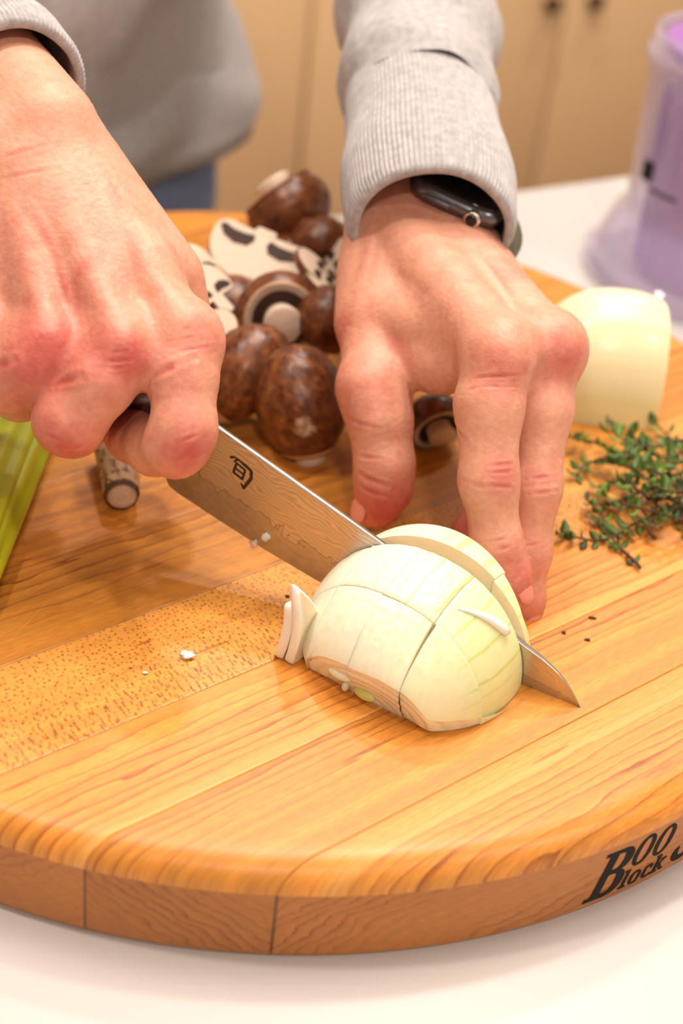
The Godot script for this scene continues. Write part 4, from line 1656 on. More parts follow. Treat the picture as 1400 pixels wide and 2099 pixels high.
func make_onion() -> void:
	vein_n.seed = 17
	vein_n.frequency = 1.0
	vein_n.fractal_octaves = 2
	var o := thing("halved_onion", "peeled half onion, scored into a grid, cut side down with the knife slicing through it", "onion")
	var ws := [-0.0421, -0.0235, -0.0045, 0.0165, 0.0421]
	rng.seed = 5
	var score := func(w: float) -> float: return 0.0122 + 2.2 * w * w
	var score2 := func(w: float) -> float: return 0.0124 + 2.2 * w * w
	var last := func(w: float) -> float: return knife_at(w) - 0.0014
	for j in 4:
		for i in 2:
			var mid: Vector3 = OF + OA * (0.007 if i == 0 else 0.025) + OW * ((ws[j] + ws[j + 1]) / 2)
			var turn := Basis(Vector3.UP, rng.randf_range(-0.006, 0.006)) * Basis(OA, rng.randf_range(-0.004, 0.004))
			var push := Vector3(0, rng.randf_range(0.0, 0.0004), 0)
			if i == 0 and j == 2:
				turn = Basis(Vector3.UP, 0.035)
				push = OW * -0.0003
			if i == 0 and j == 3:
				turn = Basis(Vector3.UP, -0.035)
				push = OW * 0.0007 + Vector3(0, 0.0004, 0)
			if i == 1 and j == 1:
				push = Vector3(0, 0.0006, 0)
			var mv := Transform3D(Basis(), mid + push) * Transform3D(turn, Vector3.ZERO) * Transform3D(Basis(), -mid)
			part("onion_chunk", onion_piece(i == 0, front_at if i == 0 else score2, score if i == 0 else last, ws[j] + 0.00006, ws[j + 1] - 0.00006, mv), M.onion, o)
	# young inner leaves standing out of the trimmed face
	for q in [[-0.0085, 0.0085, 0.0050, 0.0022, 0], [0.0015, 0.0035, 0.0046, 0.0022, 1], [-0.0068, 0.0022, 0.0014, 0.0022, 0]]:
		var s := Shape.new()
		s.color = Color(0.88, 0.80, 0.60) if q[4] == 0 else Color(0.72, 0.66, 0.22)
		var prof := []
		for i in 9:
			var t := PI * i / 8
			prof.append(Vector2(sin(t), -cos(t)))
		lathe(s, prof, 20, Transform3D(Basis(OW * q[2], -OA * 0.0018, Vector3.UP * q[3]), OF + OW * q[0] - OA * (0.36 * q[1] + 0.0005) + Vector3(0, q[1], 0)))
		part("inner_leaf", s.mesh(), M.onion, o)
	# the end held by the fingers, behind the blade
	var e := thing("onion_end", "onion end pressed between the fingertips just behind the blade", "onion")
	var back := func(w: float) -> float: return 0.056 - 6.0 * w * w
	for j in 2:
		var w0 := -0.0405 if j == 0 else 0.0225
		var w1 := 0.0220 if j == 0 else 0.0405
		var lean := Basis(OW, -0.05 if j == 0 else -0.02)
		var mv := Transform3D(lean, OF - lean * OF)
		mv.origin += Vector3(0, 0.0012 if j == 0 else 0.0006, 0) + OA * (0.001 if j == 0 else 0.0)
		part("onion_chunk", onion_piece_slant(w0, w1, back, mv), M.onion, e)
	# two thin pieces that fell off on the left
	for k in 2:
		var sl := thing("onion_slice", ["thin onion slice leaning against the left flank of the scored onion", "outermost thin onion slice standing on the board left of the scored onion"][k], "onion slice")
		var foot: Vector3 = [Vector3(0.02345, 0.042, 0.15157), Vector3(0.01888, 0.042, 0.14913)][k]
		var n: Vector3 = [Vector3(0.86, -0.06, 0.50), Vector3(0.90, -0.10, 0.42)][k].normalized()
		var x := Vector3(n.z, 0, -n.x).normalized()
		var y := n.cross(x)
		if y.y < 0.0:
			y = -y
		var outline: Array = [[Vector2(-5, 0), Vector2(3, 1), Vector2(6, 6), Vector2(6.5, 12), Vector2(5, 19), Vector2(2, 26), Vector2(-2, 32), Vector2(-4, 34), Vector2(-5.5, 29), Vector2(-6, 22), Vector2(-6.5, 14), Vector2(-6.5, 6)],
			[Vector2(-5, 0), Vector2(3, 1), Vector2(6, 6), Vector2(6, 13), Vector2(4, 19), Vector2(0, 24), Vector2(-5, 25), Vector2(-6, 18), Vector2(-6.5, 8)]][k]
		var s := Shape.new()
		s.color = Color(0.94, 0.90, 0.82)
		var rows := []
		for l in 5:
			var z: float = [-0.0019, -0.0016, 0.0, 0.0016, 0.0019][l]
			var sc: float = [0.92, 0.985, 1.0, 0.985, 0.92][l]
			var r := PackedVector3Array()
			for t in 66:
				var f := t / 66.0 * outline.size()
				var i0 := int(f)
				var nn := outline.size()
				var p: Vector2 = outline[i0].cubic_interpolate(outline[(i0 + 1) % nn], outline[(i0 + nn - 1) % nn], outline[(i0 + 2) % nn], f - i0)
				p = Vector2(0, 13) + (p - Vector2(0, 13)) * sc
				var bend := 0.000012 * pow(p.y - 12.0, 2.0) + 0.00002 * pow(p.x, 2.0)
				var v := foot + x * p.x * 0.001 + y * p.y * 0.001 + n * (z - bend)
				v.y = maxf(v.y, BOARD_T)
				r.append(v)
			rows.append(r)
		s.grid(rows, true)
		s.group = 1
		s.color = Color(0.86, 0.76, 0.56)
		s.cap(rows[0], true)
		s.group = 2
		s.cap(rows[-1])
		part("flesh", s.mesh(), M.onion, sl)
	# a white sliver lying on the dome
	var sv := thing("onion_sliver", "small white pointed onion sliver lying on top of the scored onion by the blade", "onion sliver")
	var s2 := Shape.new()
	s2.color = Color(0.92, 0.90, 0.84)
	var pts := []
	var rad := []
	for i in 12:
		var f := i / 11.0
		var s := lerpf(0.0225, 0.0355, f)
		var w := lerpf(0.0200, 0.0345, f)
		pts.append(OF + OA * s + OW * w + Vector3(0, dome(s, w) + 0.0006 + 0.0012 * f, 0))
		rad.append(lerpf(0.0003, 0.0021, pow(f, 0.8)) * (1.0 if i < 11 else 0.8))
	tube(s2, pts, rad, 12)
	part("flesh", s2.mesh(), M.onion, sv)


# the piece behind the blade: its near wall follows the blade, its back is rounded off
func onion_piece_slant(w0: float, w1: float, back: Callable, move: Transform3D) -> ArrayMesh:
	var sh := Shape.new()
	var ns := 30
	var nw := 40
	var top := []
	var cols := []
	var flat := []
	for i in ns + 1:
		var f := float(i) / ns
		var r := PackedVector3Array()
		var g := PackedVector3Array()
		var c := []
		for j in nw + 1:
			var t := float(j) / nw
			var a := asin(clampf(w0 / ORW, -1, 1))
			var b := asin(clampf(w1 / ORW, -1, 1))
			var w := ORW * sin(lerpf(a, b, t)) * 0.985
			var s0 := knife_at(w) + 0.0016
			var s := lerpf(s0, maxf(back.call(w), s0 + 0.004), f)
			# as if the dome went on a little wider behind the cut
			var e := 1.0 - pow((s - 0.041) / 0.042, 2.0) * 0.75 - pow(w / ORW, 2.0)
			var h := 0.0455 * sqrt(maxf(e, 0.0))
			h -= 0.006 * smooth(0.8, 1.0, f) * smooth(0.0, 0.01, h)
			r.append(move * (OF + OA * s + OW * w + Vector3(0, h, 0)))
			g.append(move * (OF + OA * s + OW * w))
			c.append(onion_color(s, w, h))
		top.append(r)
		flat.append(g)
		cols.append(c)
	sh.grid(top, false, Vector2.ONE, cols)
	onion_walls(sh, top, flat, false)
	return sh.mesh(false)


# ---------------------------------------------------------------- second onion half, at the back
func make_onion_half() -> void:
	var o := thing("onion_half", "uncut peeled onion half lying cut side down behind the thyme on the board", "onion")
	var c := Vector3(0.14565, 0.042, -0.07668)
	var x := Vector3(0.99607, 0.07674, -0.05339)
	x.y = 0
	x = x.normalized()
	var z := x.cross(Vector3.UP)
	var s := Shape.new()
	var rows := []
	var cols := []
	var ns := 40
	var nt := 48
	for i in ns + 1:
		var f := float(i) / ns
		var along_ := lerpf(-0.034, 0.0285, f)
		var k := sqrt(maxf(1.0 - pow(absf(along_ - 0.008) / 0.045, 2.4), 0.0))
		var r := PackedVector3Array()
		var cc := []
		for j in nt + 1:
			var a := PI * j / nt
			var p := c + x * along_ + z * cos(a) * 0.034 * k + Vector3(0, 0.054 * pow(sin(a), 0.85) * k, 0)
			r.append(p)
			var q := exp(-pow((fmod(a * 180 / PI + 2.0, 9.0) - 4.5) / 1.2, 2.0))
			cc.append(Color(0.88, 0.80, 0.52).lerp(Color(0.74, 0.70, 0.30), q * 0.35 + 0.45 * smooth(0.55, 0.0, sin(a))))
		rows.append(r)
		cols.append(cc)
	s.grid(rows, false, Vector2.ONE, cols)
	s.color = Color(0.86, 0.76, 0.50)
	s.group = 1
	s.cap(rows[0], false)
	s.group = 2
	s.cap(rows[-1], true)
	s.group = 3
	for i in ns:
		s.quad(rows[i][0], rows[i + 1][0], rows[i + 1][nt], rows[i][nt])
	part("flesh", s.mesh(false), M.onion, o)


# ---------------------------------------------------------------- mushrooms
const BROWN := Color(0.20, 0.052, 0.013)       # linear
const TAN := Color(0.46, 0.19, 0.065)
const PALE := Color(0.74, 0.58, 0.45)


# a frame at a point: y towards the top of the cap, z out of the cut face
func frame(at: Vector3, y: Vector3, z: Vector3) -> Transform3D:
	y = y.normalized()
	z = (z - y * z.dot(y)).normalized()
	return Transform3D(Basis(y.cross(z), y, z), at)


# outline of a mushroom cut through its middle: cap above, stem below; r is the radius of the cap
func mushroom_outline(r: float, tall: float, stem: float, stem_w: float) -> PackedVector2Array:
	var o := PackedVector2Array()
	for i in 33:
		var a := PI * i / 32
		o.append(Vector2(r * cos(a), tall * pow(sin(a), 0.8)))
	for p in [Vector2(-0.97, -0.13), Vector2(-0.86, -0.20), Vector2(-0.70, -0.22), Vector2(-0.52, -0.20), Vector2(-stem_w - 0.04, -0.19)]:
		o.append(p * Vector2(r, r))
	for p in [Vector2(-stem_w, -0.22), Vector2(-stem_w * 1.1, -stem + 0.06), Vector2(-stem_w * 0.9, -stem), Vector2(stem_w * 0.9, -stem), Vector2(stem_w * 1.1, -stem + 0.06), Vector2(stem_w, -0.22), Vector2(stem_w + 0.04, -0.19), Vector2(0.52, -0.20), Vector2(0.70, -0.22), Vector2(0.86, -0.20), Vector2(0.97, -0.13)]:
		o.append(p * r)
	return o


# a mushroom cut lengthwise: zs are [depth, scale] from the cut face backwards
func cut_mushroom(o: Node3D, t: Transform3D, r: float, tall: float, stem: float, stem_w: float, zs: Array, skin := BROWN, gills := true, seed_ := 1) -> void:
	var out := mushroom_outline(r, tall, stem, stem_w)
	var nz := noise(60.0, FastNoiseLite.TYPE_SIMPLEX_SMOOTH, seed_, 2)
	var rows := []
	var cols := []
	for q in zs:
		var row := PackedVector3Array()
		var c := []
		for i in out.size():
			var p: Vector2 = out[i] * q[1]
			var w := 1.0 + 0.05 * nz.get_noise_3d(p.x, p.y, q[0])
			row.append(t * Vector3(p.x * w, p.y * w, q[0]))
			c.append(skin.lerp(TAN, 0.5 + 0.5 * nz.get_noise_3d(p.x * 3.0, p.y * 3.0, q[0] * 3.0)) if i < 36 else PALE * 0.8)
		rows.append(row)
		cols.append(c)
	var s := Shape.new()
	s.grid(rows, true, Vector2.ONE, cols)
	part("cap", s.mesh(false), M.cap_skin, o)
	# cut faces
	var f := Shape.new()
	var tri := Geometry2D.triangulate_polygon(out)
	for e in [0, zs.size() - 1]:
		var q: Array = zs[e]
		f.group = e
		for i in range(0, tri.size(), 3):
			var v := []
			for k in 3:
				var p: Vector2 = out[tri[i + k]] * q[1] * 0.985
				v.append(t * Vector3(p.x, p.y, q[0] + (0.00015 if e == 0 else -0.00015)))
			f.color = PALE
			f.tri(v[0], v[1], v[2])
	part("flesh", f.mesh(false), M.flesh, o)
	if gills:
		for sgn in [-1.0, 1.0]:
			var g := Shape.new()
			var poly := PackedVector2Array()
			for p in [Vector2(0.13, 0.02), Vector2(0.22, 0.16), Vector2(0.50, 0.20), Vector2(0.76, 0.11), Vector2(0.90, -0.05), Vector2(0.82, -0.12), Vector2(0.60, -0.06), Vector2(0.36, -0.06), Vector2(0.17, -0.10)]:
				poly.append(Vector2(p.x * sgn, p.y) * r)
			var tg := Geometry2D.triangulate_polygon(poly)
			for i in range(0, tg.size(), 3):
				var v := []
				for k in 3:
					var p := poly[tg[i + k]]
					v.append(t * Vector3(p.x, p.y, zs[0][0] + 0.0005))
				g.tri(v[0], v[1], v[2])
			for i in poly.size():
				var a := poly[i]
				var b := poly[(i + 1) % poly.size()]
				g.quad(t * Vector3(a.x, a.y, zs[0][0] + 0.0005), t * Vector3(b.x, b.y, zs[0][0] + 0.0005), t * Vector3(b.x, b.y, zs[0][0] - 0.0005), t * Vector3(a.x, a.y, zs[0][0] - 0.0005))
			g.group = -1
			for i in g.grp.size():
				g.grp[i] = i
			part("gills", g.mesh(false), M.gills, o)


# a whole cap with its underside and a stump of stem
func whole_cap(o: Node3D, t: Transform3D, r: Vector3, seed_: int, patch := Vector3.ZERO, wide := false) -> void:
	var nz := noise(45.0, FastNoiseLite.TYPE_SIMPLEX_SMOOTH, seed_, 4)
	var s := Shape.new()
	var rows := []
	var cols := []
	var n := 64
	for i in 41:
		var a := lerpf(-0.37 if wide else -0.62, 1.0, i / 40.0) * PI / 2
		var row := PackedVector3Array()
		var c := []
		for j in n:
			var b := TAU * j / n
			var d := Vector3(cos(a) * cos(b), sin(a), cos(a) * sin(b))
			var w := 1.0 + 0.05 * nz.get_noise_3dv(d * 0.012) + 0.02 * nz.get_noise_3dv(d * 0.05)
			row.append(t * (d * r * w))
			var k := 0.40 + 0.75 * nz.get_noise_3dv(d * Vector3(0.075, 0.014, 0.075) + Vector3.ONE * 0.1)
			var col := BROWN.lerp(TAN, clampf(k * 0.9, 0, 1))
			col = col.lerp(BROWN * 0.35, smooth(0.25, 0.45, nz.get_noise_3dv(d * 0.11 + Vector3.ONE)) * 0.8)
			if patch != Vector3.ZERO and d.distance_to(patch) < 0.20 + 0.10 * nz.get_noise_3dv(d * 0.1):
				col = PALE
			c.append(col)
		rows.append(row)
		cols.append(c)
	s.grid(rows, true, Vector2.ONE, cols)
	part("cap", s.mesh(false), M.cap_skin, o)
	var lip := Shape.new()
	var g := Shape.new()
	var st := Shape.new()
	var tt := t * Transform3D(Basis.from_scale(r), Vector3.ZERO)
	var prof := []
	for q in [[0.562, -0.827], [0.60, -0.86], [0.56, -0.88], [0.48, -0.84], [0.45, -0.76]]:
		prof.append(Vector2(q[0] * (0.84 / 0.562 if wide else 1.0), q[1] * (0.62 if wide else 1.0)))
	lathe(lip, prof, 48, tt, [TAN, TAN, PALE * 0.8, PALE * 0.7, PALE * 0.6])
	part("rim", lip.mesh(false), M.flesh, o)
	prof = []
	var k0 := 0.84 / 0.562 if wide else 1.0
	for q in [[0.455 * k0, -0.78], [0.40 * k0, -0.66], [0.30 * k0, -0.58], [0.20 * k0, -0.56]]:
		prof.append(Vector2(q[0], q[1] * (0.62 if wide else 1.0)))
	lathe(g, prof, 48, tt)
	part("gills", g.mesh(false), M.gills, o)
	prof = []
	for q in [[0.30, -0.34], [0.29, -0.60], [0.31, -0.92], [0.34, -1.06], [0.28, -1.12], [0.0, -1.13]]:
		prof.append(Vector2(q[0] * (1.35 if wide else 1.0), q[1] * (0.8 if wide else 1.0)))
	lathe(st, prof, 32, tt, [PALE * 0.8, PALE, PALE, PALE * 0.8, PALE * 0.9, PALE])
	part("stem", st.mesh(false), M.flesh, o)


# a thin slice: brown rim along its curved back, pale faces
func thin_slice(o: Node3D, t: Transform3D, r: float, thick: float, seed_: int) -> void:
	cut_mushroom(o, t, r, r * 0.95, 0.75, 0.26, [[thick * 0.5, 1.0], [thick * 0.25, 1.01], [-thick * 0.25, 1.0], [-thick * 0.5, 0.98]], BROWN, true, seed_)


func make_mushrooms() -> void:
	var cam := Vector3(0, 0.57114, 0.82085)
	var half := func(r: float) -> Array:
		var a := []
		for i in 11:
			var x := i / 10.0
			a.append([-r * x * 0.98, sqrt(maxf(1.0 - x * x, 0.0)) * 0.999 + 0.001])
		return a
	var m := thing("mushroom", "large whole brown mushroom nearest the thumb, a small white tear near its foot", "mushroom")
	whole_cap(m, frame(Vector3(0.0079, 0.06735, 0.01189), Vector3(-0.26595, 0.95859, -0.24059), cam), Vector3(0.0205, 0.0255, 0.0205), 3, Vector3(0.03, -0.28, 0.95))
	m = thing("mushroom", "brown mushroom cap tilted against the knife hand's knuckles", "mushroom")
	whole_cap(m, frame(Vector3(-0.01935, 0.07011, -0.00343), Vector3(0.52653, 0.70635, -0.36965), cam), Vector3(0.0175, 0.0245, 0.0185), 8)
	m = thing("mushroom", "upturned mushroom showing its dark gill ring and pale stem in the middle of the pile", "mushroom")
	whole_cap(m, frame(Vector3(-0.00884, 0.07699, -0.0472), Vector3(-0.21055, -0.18809, -0.96555), Vector3(0.99238, 0.10117, -0.0704)), Vector3(0.0215, 0.0170, 0.0200), 4, Vector3.ZERO, true)
	m = thing("mushroom", "half mushroom with its broad white cut face turned to the front, left in the pile", "mushroom")
	cut_mushroom(m, frame(Vector3(-0.0238, 0.09129, -0.0937), Vector3(-0.31326, -0.61252, 0.66984), Vector3(-0.13005, 0.76467, 0.68619)), 0.0255, 0.0225, 0.30, 0.20, half.call(0.0245), BROWN, true, 5)
	m = thing("mushroom", "mushroom piece topmost on the pile, brown cap below and a white cut rim above", "mushroom")
	whole_cap(m, frame(Vector3(-0.01453, 0.0926, -0.13603), Vector3(0.52792, -0.52066, 0.30136), cam), Vector3(0.0225, 0.0190, 0.0225), 6, Vector3.ZERO, true)
	m = thing("mushroom", "brown mushroom cap at the back of the pile beside the raised sleeve's cuff", "mushroom")
	whole_cap(m, frame(Vector3(0.00562, 0.08642, -0.11224), Vector3(0.08755, 0.81048, -0.4421), cam), Vector3(0.0165, 0.0135, 0.0165), 12)
	m = thing("mushroom", "dark mushroom cap low in the pile, half hidden behind the onion hand", "mushroom")
	whole_cap(m, frame(Vector3(0.01474, 0.07992, -0.04436), Vector3(0.19911, 0.79625, -0.31038), cam), Vector3(0.0165, 0.0160, 0.0165), 15)
	m = thing("mushroom", "brown mushroom at the foot of the pile under the back mushrooms", "mushroom")
	whole_cap(m, frame(Vector3(-0.01184, 0.0682, -0.11174), Vector3(-0.01169, 0.85748, -0.35298), cam), Vector3(0.026, 0.020, 0.022), 18)
	m = thing("mushroom", "mushroom lying behind the left row of white slices at the base of the pile", "mushroom")
	whole_cap(m, frame(Vector3(-0.03461, 0.06405, -0.06987), Vector3(-0.3094, 0.82713, -0.33186), cam), Vector3(0.021, 0.018, 0.020), 19)
	# slices
	var sl := [
		[Vector3(-0.04936, 0.09222, -0.04683), Vector3(-0.58247, 0.57674, -0.27947), Vector3(0.71347, 0.62221, 0.29802), 0.0165, 0.0042, "white mushroom slice standing beside the knife hand, the one nearer to it"],
		[Vector3(-0.0404, 0.0874, -0.03983), Vector3(-0.62592, 0.53095, -0.24761), Vector3(0.65769, 0.65789, 0.2732), 0.0155, 0.0042, "white mushroom slice leaning just right of the one at the knife hand"],
		[Vector3(0.00587, 0.08989, -0.07079), Vector3(-0.60743, 0.46588, -0.08051), Vector3(0.24256, 0.98483, -0.13703), 0.0150, 0.0038, "mushroom slice lying edge-on at the top of the fanned slices by the onion hand"],
		[Vector3(0.01208, 0.08791, -0.05967), Vector3(-0.69435, 0.3743, -0.01679), Vector3(0.19295, 0.97977, -0.13351), 0.0145, 0.0038, "mushroom slice lower in the fanned slices by the onion hand"],
		[Vector3(0.01416, 0.0886, -0.08695), Vector3(0.42223, 0.65357, -0.2111), Vector3(0.03793, 1.00532, -0.15129), 0.0150, 0.0038, "mushroom slice furthest back in the fan, against the onion hand's wrist"],
		[Vector3(-0.03457, 0.07772, -0.01847), Vector3(0.61455, 0.65742, -0.3356), Vector3(-0.54549, 0.70361, 0.42412), 0.0135, 0.0040, "pale mushroom slice between the knife hand and the tilted cap"],
	]
	for k in sl.size():
		var q: Array = sl[k]
		var o := thing("mushroom_slice", q[5], "mushroom slice", Vector3.ZERO, "mushroom slices in the pile")
		thin_slice(o, frame(q[0], q[1], q[2]), q[3], q[4], 30 + k)
	m = thing("mushroom", "small brown mushroom seen through the gap between thumb and forefinger", "mushroom")
	whole_cap(m, frame(Vector3(0.06798, 0.05434, -0.0083), Vector3(-0.38399, 0.25429, -0.78606), cam), Vector3(0.0140, 0.0115, 0.0140), 9, Vector3.ZERO, true)
	# a stem lying with its cut end to the front
	m = thing("mushroom_offcut", "brownish mushroom stem lying under the knife hand, its round cut end to the front", "mushroom")
	var s := Shape.new()
	var a := Vector3(-0.05798, 0.0505, 0.07574)
	var b := Vector3(-0.06829, 0.0525, 0.03876)
	var nz := noise(120.0, FastNoiseLite.TYPE_SIMPLEX_SMOOTH, 3, 3)
	var dir := (b - a).normalized()
	var x := dir.cross(Vector3.UP).normalized()
	var y := x.cross(dir)
	var rows := []
	var cols := []
	for i in 25:
		var f := i / 24.0
		var row := PackedVector3Array()
		var c := []
		for j in 40:
			var t := TAU * j / 40
			var p := a.lerp(b, f)
			var r := lerpf(0.0072, 0.0095, f) * (1.0 + 0.06 * nz.get_noise_3d(cos(t) * 0.02, sin(t) * 0.02, f * 0.03)) * (1.0 if i else 0.93)
			row.append(p + x * cos(t) * r + y * sin(t) * r)
			var k := nz.get_noise_3d(cos(t) * 0.02, sin(t) * 0.02, f * 0.06)
			var col := Color(0.58, 0.38, 0.22).lerp(Color(0.17, 0.07, 0.03), smooth(0.05, 0.4, k))
			if i < 2:
				col = Color(0.10, 0.05, 0.03)
			c.append(col)
		rows.append(row)
		cols.append(c)
	s.grid(rows, true, Vector2.ONE, cols)
	s.cap(rows[-1], false)
	part("skin", s.mesh(false), M.flesh, m)
	var e := Shape.new()
	e.color = Color(0.52, 0.33, 0.24)
	var prof := []
	for q in [[0.0, 0.0004], [0.0030, 0.0006], [0.0052, 0.0004], [0.0064, 0.0], [0.0067, -0.0010]]:
		prof.append(Vector2(q[0], q[1]))
	lathe(e, prof, 32, Transform3D(Basis(x, -dir, -x.cross(-dir)), a), [Color(0.50, 0.32, 0.25), Color(0.56, 0.38, 0.28), Color(0.52, 0.34, 0.24), Color(0.12, 0.06, 0.03), Color(0.10, 0.05, 0.03)])
	part("cut_end", e.mesh(false), M.flesh, m, "pale round cut end")


# ---------------------------------------------------------------- celery
func make_celery() -> void:
	# [far end, near end, half width, half height, ribs, label]
	for q in [[Vector3(-0.11922, 0.0545, 0.01081), Vector3(-0.11481, 0.0545, 0.16021), 0.0205, 0.0125, 6, "broad bright green celery stalk at the left edge of the board under the knife hand"],
			[Vector3(-0.10267, 0.0505, 0.02543), Vector3(-0.10084, 0.0505, 0.14367), 0.0085, 0.0085, 3, "narrow darker green celery stalk lying right of the broad one"]]:
		var o := thing("celery_stalk", q[5], "celery")
		var a: Vector3 = q[0]
		var b: Vector3 = q[1]
		var dir := (b - a).normalized()
		var x := dir.cross(Vector3.UP).normalized()
		var s := Shape.new()
		var rows := []
		var cols := []
		var nz := noise(30.0, FastNoiseLite.TYPE_SIMPLEX_SMOOTH, 7, 2)
		for i in 41:
			var f := i / 40.0
			var row := PackedVector3Array()
			var c := []
			for j in 72:
				var t := TAU * j / 72
				var rib: float = 0.0006 * cos(t * q[4] * 2.0) * (1.0 if sin(t) > -0.2 else 0.0)
				var w: float = q[2] * lerpf(0.92, 1.08, f) + rib
				var h: float = q[3] + rib
				var hollow: float = 0.0 if sin(t) > -0.3 else q[3] * 0.5 * pow(maxf(0.0, -sin(t)), 2.0)
				var p := a.lerp(b, f) + x * cos(t) * w + Vector3(0, sin(t) * h + hollow, 0)
				p.y = maxf(p.y, BOARD_T)
				row.append(p)
				var k := 0.5 + 0.5 * cos(t * q[4] * 2.0)
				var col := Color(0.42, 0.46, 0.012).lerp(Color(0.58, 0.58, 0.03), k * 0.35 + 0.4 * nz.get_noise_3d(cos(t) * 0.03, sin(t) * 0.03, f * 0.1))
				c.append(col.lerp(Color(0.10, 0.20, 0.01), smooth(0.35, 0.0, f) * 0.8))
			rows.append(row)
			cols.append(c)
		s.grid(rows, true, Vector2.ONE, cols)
		s.color = Color(0.6, 0.62, 0.25)
		s.group = 1
		s.cap(rows[0], true)
		s.cap(rows[-1])
		part("stalk", s.mesh(false), M.celery, o)


# ---------------------------------------------------------------- clear cup at the back right
func make_cup() -> void:
	var at := Vector3(0.24837, 0, -0.32677)
	var o := thing("blender_cup", "clear lavender plastic blender cup on the white countertop behind the board", "cup", at)
	var s := Shape.new()
	var prof := []
	for q in [[0.070, 0.0005], [0.079, 0.0005], [0.0805, 0.003], [0.0805, 0.011], [0.0785, 0.014], [0.0755, 0.016], [0.074, 0.021], [0.070, 0.029], [0.067, 0.036], [0.0635, 0.041], [0.0605, 0.046], [0.0610, 0.060], [0.0630, 0.100], [0.0648, 0.132], [0.0675, 0.136], [0.0687, 0.140], [0.0675, 0.144], [0.0650, 0.148], [0.0645, 0.154], [0.0625, 0.1545],
			[0.0620, 0.150], [0.0628, 0.132], [0.0610, 0.100], [0.0590, 0.060], [0.0585, 0.046], [0.0600, 0.0385], [0.064, 0.033], [0.068, 0.026], [0.072, 0.018], [0.075, 0.012], [0.070, 0.004], [0.070, 0.0005]]:
		prof.append(Vector2(q[0], q[1]))
	lathe(s, prof, 72)
	part("wall", s.mesh(), M.clear, o)
	# lavender core with upright ribs
	var c := Shape.new()
	var rows := []
	for q in [[0.0, 0.004], [0.045, 0.004], [0.046, 0.010], [0.046, 0.030], [0.048, 0.080], [0.049, 0.112], [0.047, 0.118], [0.028, 0.121], [0.0, 0.122]]:
		var r := PackedVector3Array()
		for j in 144:
			var a := TAU * j / 144
			var w: float = q[0] * (1.0 + 0.05 * (1.0 if cos(a * 18.0) > 0.0 else -1.0) * (1.0 if q[1] > 0.006 and q[1] < 0.119 else 0.0))
			r.append(Vector3(cos(a) * w, q[1], sin(a) * w))
		rows.append(r)
	c.grid(rows, true)
	part("core", c.mesh(), M.purple, o, "lavender ribbed core")
	var l := Shape.new()
	prof = []
	for q in [[0.0, 0.1225], [0.020, 0.1225], [0.026, 0.128], [0.040, 0.131], [0.052, 0.138], [0.0585, 0.146], [0.0585, 0.150], [0.055, 0.151], [0.046, 0.145], [0.020, 0.140], [0.0, 0.139]]:
		prof.append(Vector2(q[0], q[1]))
	lathe(l, prof, 48)
	part("lid", l.mesh(), M.purple, o, "dished lavender lid")
	# print on the wall
	for k in 2:
		var st := Shape.new()
		st.group = -1
		var a0: float = [2.62, 2.25][k]
		for i in 6:
			var a := a0 + i * (0.03 if k == 0 else 0.06)
			var b := a + (0.03 if k == 0 else 0.06)
			var y0 := 0.070 - (0.0 if k == 0 else 0.004)
			var y1 := y0 + (0.012 if k == 0 else 0.0016)
			var r := 0.0624
			st.quad(Vector3(cos(a) * r, y0, sin(a) * r), Vector3(cos(b) * r, y0, sin(b) * r), Vector3(cos(b) * r * 0.995, y1, sin(b) * r * 0.995), Vector3(cos(a) * r * 0.995, y1, sin(a) * r * 0.995))
		part("print", st.mesh(false), M.handle, o)


